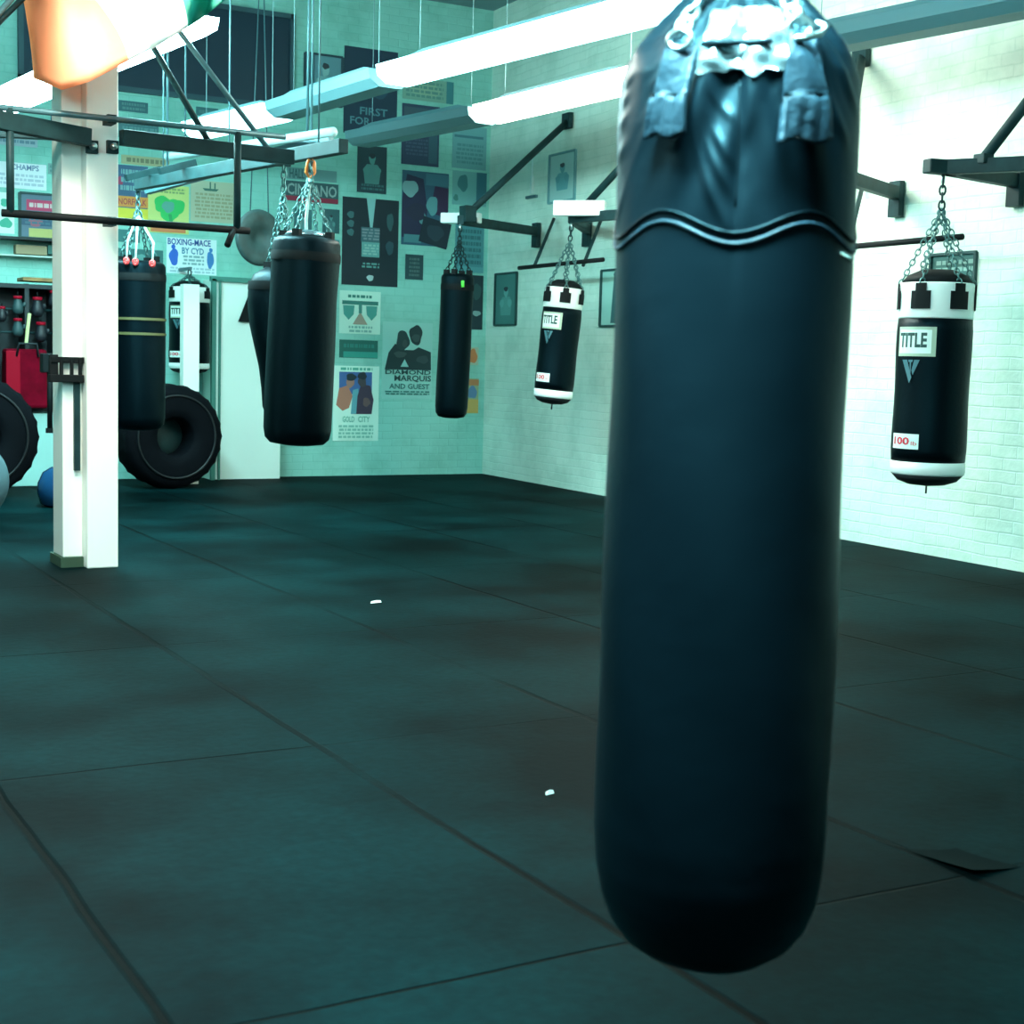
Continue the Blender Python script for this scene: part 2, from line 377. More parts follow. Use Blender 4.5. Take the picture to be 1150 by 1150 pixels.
# ---------------------------------------------------------------- flag
def flag():
    bot = [(25, 50), (38, 88), (70, 101), (100, 92), (145, 68), (180, 50), (212, 30), (235, 14), (258, -4)]
    def by(x):
        for (xa_, ya_), (xb2, yb2) in zip(bot, bot[1:]):
            if x <= xb2: return ya_+(yb2-ya_)*(x-xa_)/(xb2-xa_)
        return bot[-1][1]
    tops = [(18, 38), (72, 145), (192, 212), (268, 258)]      # (top x, bottom x) of left edge, two stripe joints, right edge
    mbx = MB(); nv = 14; N = 10
    cols = []
    for sidx in range(3):
        for k in range(N+(sidx == 2)):
            f = k/N; cols.append((tops[sidx][0]*(1-f)+tops[sidx+1][0]*f, tops[sidx][1]*(1-f)+tops[sidx+1][1]*f, sidx))
    vs = []
    for i, (xt, xb_, si) in enumerate(cols):
        for j in range(nv+1):
            v = j/nv; x = xt*(1-v)**1.5+xb_*(1-(1-v)**1.5); y = -40*(1-v)+by(xb_)*v
            wv = .05*math.sin(i*.75+v*2)+.03*math.sin(i*.31-v*3)
            vs.append(onx(x, y, 1.84+wv))
    fs = []; ms = []
    for i in range(len(cols)-1):
        for j in range(nv):
            mbx.f.append([i*(nv+1)+j, (i+1)*(nv+1)+j, (i+1)*(nv+1)+j+1, i*(nv+1)+j+1]); mbx.m.append(cols[i][2]); mbx.s.append(True)
    mbx.v = [tuple(v) for v in vs]
    o = mbx.build('flag', [mat('flag_orange', (1.0, .50, .30), .8, trans=.7), mat('flag_white', (.95, .95, .93), .8, trans=.65), mat('flag_green', (.02, .42, .30), .8, trans=.45)], recalc=False)
    sd = o.modifiers.new('cloth', 'SOLIDIFY'); sd.thickness = .003
    tag(o, 'orange, white and green striped flag draped across the lights at top left', 'flag')
    tops_ = [vs[0], vs[len(cols)//2*(nv+1)], vs[-(nv+1)]]
    for k, p in enumerate(tops_):
        pass
    r = MB().tube([tops_[0]-Vector((0, -.1, 0)), tops_[2]-Vector((0, .1, 0))], .012, 8)
    for p in (tops_[0], tops_[2]): r.tube([p, (p.x, p.y, ZC)], .006, 6)
    r.build('flag_rod', GREYST, o)
flag()

# ---------------------------------------------------------------- steelwork round the column
BZ = 2.56
def beam(name, a, b, label, wd=.07, ht=.10, m_=STEEL, cat='beam'):
    return tag(MB().bar(a, b, wd, ht).build(name, m_, bevel=.004), label, cat)
tipc = Vector((3.44, 9.0, BZ))
arm = thing('bag_beam', 'dark steel beam running right from the white column to the bag rail', 'beam', (cc, cy-.06, BZ))
MB().bar((0, 0, 0), tipc-arm.location, .07, .09).build('main_beam', STEEL, arm, bevel=.004)
t1 = Vector((cc, cy+.02, 3.62))
MB().tube([t1-arm.location+Vector((.02, 0, 0)), tipc-arm.location-Vector((.15, 0, -.03))], .017, 8).build('stay_rod', GREYST, arm)
MB().tube([t1-arm.location+Vector((.02, .15, -.12)), tipc-arm.location-Vector((.45, -.2, -.03))], .02, 8).build('stay_rod', STEEL, arm)
arm2 = thing('bag_beam', 'dark steel beam running left from the white column out of the frame', 'beam', (ca, cy-.06, BZ))
MB().bar((cb_-ca, 0, -.02), (-1.0, -.35, .03), .07, .1).build('main_beam', STEEL, arm2, bevel=.004)
MB().bar((cb_-ca-.02, .02, 0), (-1.0, .7, .03), .07, .08).build('side_beam', GREYST, arm2, bevel=.004)
MB().tube([(.0, .02, 1.1), (-.8, -.25, .08)], .017, 8).build('stay_rod', GREYST, arm2)
MB().tube([(.0, .06, 1.0), (-.8, .5, .08)], .017, 8).build('stay_rod', STEEL, arm2)
# long rail the bags hang from
ra, rb = onz(155, 207, 2.64), onz(386, 164, 2.64)
rail = thing('bag_rail', 'long dark overhead rail right of the column that the black bags hang from', 'rail', (ra+rb)/2)
rl = rail.location
MB().bar(ra-rl, rb-rl, .07, .09).build('rail_bar', STEEL, rail, bevel=.004)
for f in (.15, .5, .9):
    p = ra.lerp(rb, f)-rl
    MB().tube([p, (p.x, p.y, ZC-2.64)], .006, 6).build('drop_rod', GREYST, rail)
for dx in (.0, .55):
    MB().bar(ra.lerp(rb, .12+dx*.35)-rl+Vector((-.25, 0, .0)), ra.lerp(rb, .12+dx*.35)-rl+Vector((.05, .1, .1)), .04, .05).build('cross_brace', STEEL, rail)
pa, pb = onz(188, 176, 2.95), onz(375, 148, 2.95)
pp = thing('overhead_pipe', 'pale pipe running overhead beyond the column, below the far strip light', 'pipe', (pa+pb)/2)
MB().tube([pa-pp.location, pb-pp.location], .035, 10).build('pipe', mat('pale_pipe', (.35, .52, .52), .4), pp)
for f in (.12, .88):
    p = pa.lerp(pb, f)-pp.location; MB().tube([p, (p.x, p.y, ZC-2.95)], .008, 6).build('pipe_hanger', GREYST, pp)
pa, pb = ony(165, 212, 12.4), ony(372, 156, 10.6)
pp = thing('overhead_beam', 'grey steel beam slanting overhead beyond the column', 'beam', (pa+pb)/2)
MB().bar(pa-pp.location, pb-pp.location, .06, .09).build('beam_bar', GREYST, pp)
for f in (.12, .88):
    p = pa.lerp(pb, f)-pp.location; MB().tube([p, (p.x, p.y, ZC-pp.location.z)], .01, 6).build('drop_rod', GREYST, pp)

# chin-up frame on the column
fy = cy-.22
A_, B_, C_, D_ = ony(2, 239, fy), ony(280, 260, fy), ony(11, 124, fy), ony(267, 150, fy)
cf = thing('chin_up_frame', 'dark tube chin-up frame crossing in front of the white column', 'chin-up bar', (cb_, fy, A_.z))
o_ = cf.location; zl = (A_.z+B_.z)/2; zu = ony(130, 134, fy).z; xl_, xr_ = C_.x, D_.x
MB().tube([(A_.x-o_.x, 0, 0), (B_.x-o_.x, 0, zl-o_.z)], .022, 12).build('chin_bar', BLACKV, cf)
MB().tube([(xl_-.15-o_.x, 0, zu-o_.z), (xr_+.3-o_.x, 0, zu-o_.z)], .018, 10).build('top_tube', GREYST, cf)
for xx in (xl_, xr_): MB().tube([(xx-o_.x, 0, zl-o_.z), (xx-o_.x, 0, zu-o_.z)], .022, 10).build('side_post', STEEL, cf)
for zz in (zl, zu): MB().bar(((cb_+cc)/2-o_.x, 0, zz-o_.z), ((cb_+cc)/2-o_.x, .12, zz-o_.z), .05, .05).build('standoff', STEEL, cf)
MB().tube([(B_.x-o_.x-.1, 0, zl-o_.z), (B_.x-o_.x-.17, -.1, zl-o_.z-.1)], .02, 10).build('hand_grip', BLACKV, cf)

# ---------------------------------------------------------------- wall brackets
ENDW = mat('white_end', (.85, .92, .9), .5)  # plain white, for the blocks at the bracket ends
def bracket(tip, far, near, strut, label, pad=None, bar=None, foot=None):
    tip, far = Vector(tip), Vector(far)
    t = thing('wall_bracket', label, 'wall bracket', tip); q = t.location
    ends = [far]+([Vector(near)] if near else [])
    for e_ in ends:
        MB().bar((0, 0, 0), e_-q, .07, .09).build('arm', STEEL, t, bevel=.004)
        MB().box(e_-q+Vector((-.01, 0, -.04)), (.05, .12, .26), Matrix.Rotation(-WANG, 3, 'Z')).build('wall_plate', STEEL, t, bevel=.004)
    if strut:
        s_ = Vector(strut); st = Vector((.08, 0, .06)) if foot is None else foot-q
        MB().tube([st, s_-q], .035, 10).build('strut', STEEL, t)
        MB().box(s_-q+Vector((-.01, 0, 0)), (.05, .16, .16), Matrix.Rotation(-WANG, 3, 'Z')).build('strut_plate', STEEL, t, bevel=.004)
        MB().box(st, (.12, .14, .16) if foot is None else (.09, .09, .06)).build('strut_shoe', STEEL, t, bevel=.006)
    if pad:
        p, s2 = Vector(pad[0]), Vector(pad[1]); MB().bar(p-q, s2-q, .09, pad[2]).build('end_block', ENDW, t, bevel=.01)
    MB().tube([(0, 0, -.04), (0, 0, -.10)], .012, 8).build('hanging_eye', CHROME, t)
    if bar:
        a_, b_, tops_ = bar; mb_ = MB().tube([a_-q, b_-q], .022, 10); br = mb_.build('chin_bar', BLACKV, t)
        for hi, lo in tops_: MB().tube([hi-q, lo-q], .018, 8).build('bar_rod', STEEL, t)
    return t
GZ = 2.67
# A (far), B (middle), C (behind the big bag), D (near right)
tA = onz(517, 247, GZ); fA = onw(603, 260, .03); sA = onw(638, 136, .03)
bracket(tA, fA, None, sA, 'wall bracket nearest the back corner with long diagonal strut and pale end', (onz(496, 245, GZ+.05), onz(540, 245, GZ+.05), .10))
tB = onz(642, 245, GZ); fB = onw(660, 258, .03); nB = Vector((wx(9.6)-.03, 9.6, GZ)); sB = Vector((wx(11.0)-.03, 11.0, 3.8))
barX = .55
def barpt(x, y): return onw(x, y, barX)
ba, bb = barpt(583, 301), barpt(677, 297)
bb.z = ba.z
bracket(tB, fB, nB, sB, 'wall bracket with white end block holding the white-topped bag by the corner', (onz(622, 234, GZ+.07), onz(680, 234, GZ+.07), .14),
        (ba, bb, [(onw(622, 246, .05), barpt(600, 299)), (onw(677, 242, .05), barpt(655, 298))]))
fC = onw(1008, 215, .03); fC.z = 2.62; tC = Vector((fC.x-1.1, fC.y-.55, 2.62)); sC = onw(968, 64, .03)
c1, c2 = onw(945, 278, .5), onw(1080, 277, .5); c2.z = c1.z
bracket(tC, fC, None, sC, 'wall bracket mostly hidden behind the big bag, wall plate showing right of it', None,
        (c1, c2, [(onw(968, 212, .05), onw(952, 276, .5))]))
DZ = 2.60
tD = onz(1060, 188, DZ); fD = onw(1142, 205, .03); fD.z = DZ; sD = Vector((wx(6.3)-.03, 6.3, 3.75))
nD = Vector((wx(5.6)-.03, 5.6, DZ))
bracket(tD, fD, nD, sD, 'wall bracket at the right edge of the photo holding the nearest white-topped bag', (tD+Vector((-.13, .02, 0)), tD+Vector((.12, -.02, 0)), .09), foot=tD+(nD-tD)*.16+Vector((0, 0, .04)))
for o in bpy.data.objects:
    if o.name.startswith('end_block') and o.parent and o.parent['label'].startswith('wall bracket at the right'):
        o.data.materials[0] = STEEL

# ---------------------------------------------------------------- bags
def cylmap(R_, a0, a1, z0, z1, off=.002):
    def f(u, v):
        a = a0+(a1-a0)*u; r = R_+off; return (r*math.cos(a), r*math.sin(a), z0+(z1-z0)*v)
    return f
def patch(mb, f, mi, u0=0, u1=1, v0=0, v1=1, n=8):
    vs = []; fs = []
    for i in range(n+1):
        u = u0+(u1-u0)*i/n; vs += [f(u, v0), f(u, v1)]
    for i in range(n): fs.append((2*i, 2*i+2, 2*i+3, 2*i+1))
    mb.add(vs, fs, mi)
INK = mat('label_ink', (.02, .07, .06), .6); LABW = mat('label_white', (.82, .92, .86), .55); LABG = mat('label_gold', (.45, .55, .42), .6)
LABR = mat('label_red', (.7, .03, .06), .6); TRI = mat('triangle_print', (.05, .15, .18), .6)
def title_bag(hang, R_, drop, hgt, label, tabphase, face, tilt=None, split=.2):
    """black bag with white top and bottom bands, hung from (0,0,0) of its empty"""
    t = thing('heavy_bag', label, 'punching bag', hang, 'white-banded heavy bags'); zt_ = -drop; zb = -drop-hgt
    if tilt: t.rotation_euler = tilt
    bt, wt = hgt*.055, hgt*.165; bb_, wbm = hgt*.055, hgt*.062
    prof = [(R_*.45, zt_+.01), (R_*.8, zt_-bt*.35), (R_*.96, zt_-bt)]
    MB().lathe(prof, 40).build('top_cap', BLACKV, t)
    MB().lathe([(R_*.97, zt_-bt), (R_*.985, zt_-bt-.01), (R_*1.0, zt_-bt-wt+.01), (R_*.985, zt_-bt-wt)], 48).build('white_top_band', WHITEV, t)
    body = [(R_*.985, zt_-bt-wt)]
    for k in range(1, 12):
        f = k/12; body.append((R_*(1.0+.012*math.sin(f*9)), zt_-bt-wt+(zb+bb_+wbm-(zt_-bt-wt))*f))
    body.append((R_*.99, zb+bb_+wbm))
    MB().lathe(body, 56).build('bag_body', VINYL, t)
    MB().lathe([(R_*1.0, zb+bb_+wbm), (R_*1.0, zb+bb_+.01), (R_*.96, zb+bb_)], 48).build('white_bottom_band', WHITEV, t)
    MB().lathe([(R_*.96, zb+bb_), (R_*.8, zb+bb_*.45), (R_*.5, zb+bb_*.12), (R_*.1, zb)], 40).build('bottom_cap', BLACKV, t)
    MB().tube([(0, 0, zb+.01), (0, 0, zb-.05)], .007, 6).build('bottom_ring', STEEL, t)
    # label patches
    ht_ = hgt*.135; z2 = zt_-bt-wt-hgt*.04
    a_l, a_r = face-math.radians(64), face+math.radians(3)
    f = cylmap(R_*1.008, a_l, a_r, z2-ht_, z2, .003); mb_ = MB(); patch(mb_, f, 1)
    f1 = cylmap(R_*1.008, a_l, a_r, z2-ht_, z2, .0045); patch(mb_, f1, 0, .05, .9, .10, .90)
    f2 = cylmap(R_*1.008, a_l+(a_r-a_l)*.08, a_l+(a_r-a_l)*.8, z2-ht_*.70, z2-ht_*.2, .0065)
    mb_.text('TITLE', f2, 2, cut=8, bold=.035); mb_.build('brand_label', [LABW, LABG, INK], t)
    z3 = z2-ht_*1.12; h3 = ht_*.8; f3 = cylmap(R_*1.008, a_l+math.radians(12), a_l+math.radians(44), z3-h3, z3, .0035)
    mb_ = MB()
    for P_ in ([(0, 1), (.32, 1), (.62, .25), (.5, 0)], [(.72, 1), (1, 1), (.68, .35), (.6, .55)], [(.38, 1), (.66, 1), (.62, .9), (.42, .9)], [(.48, .9), (.56, .9), (.56, .45), (.52, .35)]):
        mb_.poly([f3(u, v) for u, v in P_], 0)
    mb_.build('triangle_logo', TRI, t)
    z4 = zb+bb_+wbm+hgt*.06; h4 = hgt*.07; f4 = cylmap(R_*1.008, a_l-math.radians(3), a_l+math.radians(49), z4, z4+h4, .0035); mb_ = MB(); patch(mb_, f4, 0)
    f5 = cylmap(R_*1.008, a_l+math.radians(2), a_l+math.radians(34), z4+h4*.26, z4+h4*.78, .0055); mb_.text('100', f5, 1, cut=6, bold=.03)
    f6 = cylmap(R_*1.008, a_l+math.radians(37), a_l+math.radians(46), z4+h4*.26, z4+h4*.52, .0055); mb_.text('lb', f6, 1, bold=0)
    mb_.build('weight_label', [LABW, LABR], t)
    for k in range(6):
        a = tabphase+k*PI/3; rm = Matrix.Rotation(a, 3, 'Z'); zt2 = zt_-bt-wt*.12; th = wt*.62; ww = R_*.5
        pts = []
        g = cylmap(R_*1.0, a-.27, a+.27, zt2-th, zt2, .004); mb_ = MB(); patch(mb_, g, 0, 0, 1, 0, .8); patch(mb_, g, 0, .22, .78, .8, 1.15)
        tb = mb_.build('strap_tab', BLACKV, t); sd = tb.modifiers.new('th', 'SOLIDIFY'); sd.thickness = .006; sd.offset = 1
        rp = Vector((R_*.99*math.cos(a), R_*.99*math.sin(a), zt2+.015))
        ch = MB().link_chain(rp, (0, 0, -split), .05, .0045); ch.build('chain', CHAIN, t)
    MB().link_chain((0, 0, -split), (0, 0, .02), .06, .007).build('swivel_chain', STEEL, t)
    return t

def face_angle(px, py):                     # direction from a thing towards the camera
    d = ray(px, py); return math.atan2(-d.y, -d.x)
fa = face_angle(1048, 400)
title_bag(tD+Vector((0, 0, -.09)), .232, .56, 1.36, 'white-banded black heavy bag nearest the camera, hanging at the right by the brick wall', fa+math.radians(-24), fa, split=.17)
fb = face_angle(622, 400)
title_bag(tB+Vector((0, 0, -.09)), .185, .50, 1.16, 'white-banded black heavy bag hanging tilted near the back corner, left of the big bag', fb+math.radians(5), fb,
          tilt=(RT*0+F*math.radians(4.6))[:], split=.12)
fc3 = face_angle(212, 380)
ph3 = ony(213, 306, YB-.36)
title_bag(ph3, .205, .10, .93, 'white-banded black heavy bag behind the slim white post, left of the door panel', fc3, fc3, split=.03)
b3 = thing('wall_bracket', 'short wall arm above the heavy bag behind the slim white post', 'wall bracket', (ph3.x, YB, ph3.z+.04))
MB().bar((0, 0, 0), (0, -.4, 0), .025, .03).build('arm', GREYST, b3)
# slim white post in front of it
ps = ony(213, 380, YB-.68)
tag(MB().box((ps.x, ps.y, 1.0), (.165, .12, 2.0)).build('slim_post', WHITEP, bevel=.006), 'slim white post standing behind the big tyre, in front of a banded bag', 'post')

def plain_bag(hang, R_, drop, hgt, label, tilt=None, rings=0, extras=None, prof=None, seg=48, m_=VINYL, link=CHAIN, name='heavy_bag'):
    t = thing(name, label, 'punching bag', hang, 'plain black heavy bags')
    if tilt: t.rotation_euler = tilt
    zt_ = -drop; zb = zt_-hgt
    if not prof: prof = [(.80, 0), (.94, .012), (.99, .03), (1.0, .1), (.985, .3), (1.0, .5), (1.01, .75), (1.0, .92), (.95, .965), (.8, .99), (.4, 1.0)]
    rnd = random.Random(int(hgt*1000))
    ph = rnd.random()*6
    fn = lambda a, r, z: r*(1+.012*math.sin(3*a+ph+z*4)+.006*math.sin(9*a+z*11))
    MB().lathe([(R_*r, zt_-hgt*f) for r, f in prof], seg, fn=fn).build('bag_body', m_, t)
    r0 = R_*prof[0][0]
    MB().lathe([(R_*1.012, zt_-.10), (R_*1.022, zt_-.115), (R_*1.022, zt_-.145), (R_*1.012, zt_-.16)], seg, cap=False).build('stitched_band', BLACKV, t)
    for k in range(4):
        a = PI/4+k*PI/2
        p = Vector((r0*.9*math.cos(a), r0*.9*math.sin(a), zt_+.03))
        ch = MB().link_chain(p, (0, 0, -drop*.25), .05, .005).build('chain', link, t)
        MB().box(p+Vector((0, 0, -.05)), (.05, .05, .12), Matrix.Rotation(a, 3, 'Z')).build('strap_loop', BLACKV, t)
        if False:
            MB().tube([p+Vector((math.cos(x)*.035, math.sin(a)*.01, math.sin(x)*.05-.0)) for x in [i*PI/4 for i in range(8)]], .012, 6, closed=True).build('carabiner', CARAB, t)
    MB().link_chain((0, 0, -drop*.25), (0, 0, .02), .06, .007).build('swivel_chain', link, t)
    return t
# by the corner
g = plain_bag(tA+Vector((0, 0, -.09)), .160, .43, 1.40, 'slim plain black heavy bag hanging from the pale-ended bracket near the back corner', tilt=(F*math.radians(1.5))[:], link=STEEL)
MB().tube([(-.03, -.165, -.50), (-.03, -.175, -.56)], .016, 6).build('green_tag', mat('green_tag', (.15, .9, .1), .5), g)
# bag right of the column
hp = onz(349, 180, 2.60); hp = ra.lerp(rb, .78); hp.z = 2.60
# find rail point whose sight line is nearest px 349
best = min((abs((lambda v: 575+FPX*(RT.dot(v-EYE))/(F.dot(v-EYE)))(ra.lerp(rb, k/200))-349), k) for k in range(201))[1]
hp = ra.lerp(rb, best/200); hp.z = 2.60
k5 = FPX/F.dot(hp-EYE)
g = plain_bag(hp, 38.5/k5, 88/k5, 235/k5, 'large plain black heavy bag on an orange carabiner, between door panel and posters', tilt=(F*math.radians(2.3))[:])
MB().tube([(0, 0, .02), (.02, -.01, -.03), (.025, -.01, -.09), (0, 0, -.13), (-.025, .01, -.09), (-.02, 0, -.03)], .012, 8, closed=True).build('orange_carabiner', ORANGE, g)
MB().tube([(0, 0, -.12), (-.012, 0, -.4), (0, 0, -88/k5-.03)], .011, 6).build('white_cord', ROPE, g)
MB().lathe([(.03, 0), (.12, -.012), (.15, -.04), (.13, -.05)], 20, c=(.0, 0, -88/k5+.05)).build('metal_cap_plate', TAPE, g)
# teardrop bag behind it
best = min((abs((lambda v: 575+FPX*(RT.dot(v-EYE))/(F.dot(v-EYE)))(ra.lerp(rb, k/200))-318), k) for k in range(201))[1]
hr_ = ra.lerp(rb, best/200); hq = onz(319, 188, 2.60); k6 = FPX/F.dot(hq-EYE)
tdrop = [(.5, 0), (.85, .05), (1.0, .13), (1.0, .24), (.93, .38), (.78, .52), (.62, .66), (.52, .8), (.47, .92), (.36, .98), (.15, 1)]
MB().bar(Vector((hr_.x, hr_.y+.25, 2.64))-rl, Vector((hq.x+.05, hq.y, 2.64))-rl, .05, .06).build('side_arm', STEEL, rail)
plain_bag(hq, 36/k6, 112/k6, 170/k6, 'black teardrop heavy bag half hidden behind the large plain bag', prof=tdrop, tilt=(F*math.radians(1.0))[:])
# bag behind the column
hs = onz(155, 208, 2.60); k7 = FPX/F.dot(hs-EYE)
g = plain_bag(ra+Vector((0, 0, -.04)), 31.5/k7, 82/k7, 195/k7, 'plain black heavy bag with red carabiners, partly hidden by the white column', rings=1)
for zz in (65, 82):
    MB().lathe([(31.5/k7*1.03, 0), (31.5/k7*1.03, -.02)], 40, c=(0, 0, -(82+zz)/k7), cap=False).build('yellow_strap', mat('yellow_strap', (.10, .09, .03), .6), g)
# carabiners visible
for px, py in ((142, 293), (152, 294), (171, 296)):
    p = dep(px, py, F.dot(ra-EYE)-.17)-g.location
    MB().tube([p+RT*(math.cos(x)*.015)+Vector((0, 0, math.sin(x)*.022)) for x in [i*PI/4 for i in range(8)]], .013, 6, closed=True).build('carabiner', CARAB, g)
    MB().tube([p, p+Vector((.01, 0, .16))*1.0, Vector((0, 0, -.2))], .009, 6).build('hanging_cord', ROPE, g)

# ---------------------------------------------------------------- the big bag
DB = 2.2; KB = FPX/DB
axb = dep(812, 560, DB)
def zat(py):                                # height on the bag axis seen at image row py
    d = ray(812+(560-py)*.036, py); return H+d.z*(axb.x*F.x+axb.y*F.y)/(d.x*F.x+d.y*F.y)
big = thing('big_heavy_bag', 'huge black leather heavy bag hanging in the foreground with straps and wavy piping', 'punching bag', (axb.x, axb.y, zat(1077)))
zb0 = big.location.z
rows = [(-70, 22), (-45, 34), (-20, 46), (0, 62), (15, 76), (30, 91), (45, 105), (60, 117), (75, 124), (95, 129), (150, 131), (220, 129), (245, 128.5), (300, 128), (380, 127.5), (470, 128), (560, 130), (660, 132), (760, 133.5), (860, 134), (925, 133), (965, 130),
        (998, 124), (1027, 113), (1049, 96), (1064, 74), (1073, 46), (1077, 14)]
face = face_angle(812, 500)
prof = []
for (y0_, r0_), (y1_, r1_) in zip(rows, rows[1:]):
    n = max(1, int(abs(y1_-y0_)/(4 if y0_ < 260 else 9)))
    for k in range(n):
        f = k/n; f2 = f*f*(3-2*f)*0.35+f*.65
        prof.append(((r0_+(r1_-r0_)*f2)/KB, zat(y0_+(y1_-y0_)*f)-zb0))
prof.append((rows[-1][1]/KB, 0.0))
ztop = zat(0)-zb0; zseam = zat(255)-zb0
SX = lambda a: ((a-face+PI) % (2*PI))-PI     # angle from the camera-facing side, + to the right
FOLDS = [(-40, 80, -4, 178, .0065, 4.5), (-44, 92, -5, 205, .006, 4.5), (-46, 118, -8, 232, .005, 5), (-36, 70, -2, 140, .005, 4), (-30, 150, -4, 245, .004, 6),
         (40, 78, 6, 150, .004, 5), (46, 100, 8, 190, .004, 5), (95, 120, 62, 60, .004, 6), (130, 150, 85, 70, .005, 7), (160, 120, 100, 40, .005, 7),
         (-165, 88, -82, 58, .007, 5), (-170, 106, -88, 74, .007, 5), (-172, 128, -90, 92, .007, 5), (-175, 160, -92, 116, .006, 6), (-178, 225, -95, 128, .006, 7), (-160, 60, -85, 34, .006, 6)]
def bigfn(a, r, z):
    s_ = SX(a); up = min(1, max(0, (z-zseam+.02)/(ztop-zseam)))
    w_ = 0
    # hanging folds: sagging diagonal creases from the strap roots towards the centre seam
    for c0, sg in ((-.45, 1), (.62, -1), (2.1, 1), (-2.2, -1)):
        q_ = (s_-c0)*sg
        w_ += .013*up*math.exp(-((q_-.25)/.35)**2)*math.sin(q_*16+(ztop-z)*34)
    if up > 0:
        yy_ = (ztop-z)*KB*.93; sx_ = s_*131
        for (xa_, ya_, xb_, yb_, am_, wd_) in FOLDS:
            dx_, dy_ = xb_-xa_, yb_-ya_; t_ = ((sx_-xa_)*dx_+(yy_-ya_)*dy_)/(dx_*dx_+dy_*dy_)
            if -.1 < t_ < 1.1:
                cx_ = xa_+dx_*t_-9*math.sin(PI*min(1, max(0, t_))); cy_ = ya_+dy_*t_+7*math.sin(PI*min(1, max(0, t_)))
                d_ = math.hypot(sx_-cx_, yy_-cy_)
                if d_ < wd_*3: w_ += am_*math.exp(-(d_/wd_)**2)*max(0, math.sin(PI*min(1, max(0, (t_+.1)/1.2))))
    w_ += .006*up**1.5*math.sin(s_*7+z*9)*(.5+.5*math.sin(s_*3.1+1))
    w_ += -.006*math.exp(-((s_-.0)/.05)**2)*min(1, max(0, (z-zat(380)+zb0)/.3))
    w_ += .0022*math.sin(2*s_+z*5)+.0015*math.sin(5*s_+z*13)
    if z > ztop-.12:                        # gathered, creased shoulders
        w_ += .010*min(1, (z-ztop+.12)/.12)*math.sin(s_*11+z*20)
    return max(.005, r+w_)
MB().lathe(prof, 300, fn=bigfn).build('bag_body', BIGV, big)
def bigsurf(s_, py, off=0):
    z = H+(zat(py)-H)*(1-.068*math.cos(s_))-zb0
    for (r1_, za), (r2_, zb_) in zip(prof, prof[1:]):
        if zb_ <= z <= za: r = r2_+(r1_-r2_)*(z-zb_)/(za-zb_+1e-9); break
    else: r = prof[0][0] if z > 0.5 else prof[-1][0]
    a = face+s_; r = bigfn(a, r, z)+off
    return Vector((r*math.cos(a), r*math.sin(a), z))
def wave(s_, base): return base+13*math.cos(5*s_)+4*s_*s_*(abs(s_)<1.6)      # two wavy rows of piping, low at the front seam
for base, rr, nm, mm in ((250, .0028, 'upper_piping', VINYL), (262, .0032, 'lower_piping', STRAPM)):
    pts = [bigsurf(-PI+2*PI*k/120, wave(-PI+2*PI*k/120, base), .001) for k in range(120)]
    MB().tube(pts, rr, 6, closed=True).build(nm, mm, big)
# front seam line
MB().tube([bigsurf(.0, y, -.0005) for y in range(90, 246, 12)], .0018, 6).build('front_seam', VINYL, big)
# straps
def strap(s0, ytop, ymid, ybot, wd, flip=0, name='strap', mm=STRAPM):
    mb_ = MB(); vs = []; n = 26; cols = 12
    for i in range(n+1):
        f = i/n; y = ytop+(ybot-ytop)*f; lower = 1 if y > ymid else 0
        ww = wd*(.78+.22*min(1, f*1.5))*(1+.22*lower*((y-ymid)/(ybot-ymid)))
        sh = s0-.10*f*(1 if s0 < 0 else -.35)
        for j in range(cols+1):
            u = j/cols-.5
            off = .013+lower*.006+.0022*math.sin(j*1.9+f*2)*lower+.003*math.sin(f*3.1)
            vs.append(bigsurf(sh+u*ww, y+3*math.sin(u*9), off))
    fs = [(i*(cols+1)+j, i*(cols+1)+j+1, (i+1)*(cols+1)+j+1, (i+1)*(cols+1)+j) for i in range(n) for j in range(cols)]
    mb_.add(vs, fs, 0, True); o = mb_.build(name, mm, big); sd = o.modifiers.new('th', 'SOLIDIFY'); sd.thickness = .010; sd.offset = 0
    fm = (ymid-ytop)/(ybot-ytop); sm_ = s0-.10*fm*(1 if s0 < 0 else -.35)
    st = MB().tube([bigsurf(sm_+(k/6-.5)*wd*.98, ymid, .0235) for k in range(7)], .0022, 6).build('stitch_line', VINYL, o)
    return o
sL, sR = -.46, .45
strap(sL, 58, 112, 158, .29); strap(sR, 42, 112, 163, .33)
strap(sL+PI, 58, 112, 158, .3); strap(sR+PI, 42, 112, 163, .32)
# rings, hooks and chains up to a swivel
swz = zat(0)-zb0+.62
for s_, yy in ((sL, 50), (sR, 34), (sL+PI, 50), (sR+PI, 34)):
    base_ = bigsurf(s_, yy, .022); t_ = Vector((-math.sin(face+s_), math.cos(face+s_), 0)); nrm_ = Vector((math.cos(face+s_), math.sin(face+s_), 0))
    ring = MB().tube([base_+t_*(math.cos(x)*.017)+Vector((0, 0, 1))*(math.sin(x)*.012) for x in [i*PI/6 for i in range(12)]], .0042, 8, closed=True).build('d_ring', CHROME, big)
    up = [bigsurf(s_, yy-12-k*14, .022) for k in range(5)]
    c1_ = MB(); last = base_+Vector((0, 0, .012))
    for u_ in up: c1_.link_chain(last, u_, .032, .0042); last = u_
    c1_.link_chain(last, (0, 0, swz), .036, .0042); c1_.build('chain', CHROME, big)
hk = bigsurf(sR+.1, 50, .02)
tt = Vector((-math.sin(face+sR), math.cos(face+sR), 0))
MB().tube([bigsurf(sR-.10, 52, .022), bigsurf(sR, 50, .03), bigsurf(sR+.12, 44, .03), bigsurf(sR+.17, 36, .03), bigsurf(sR+.10, 31, .03)], .0045, 8).build('open_hook', CHROME, big)
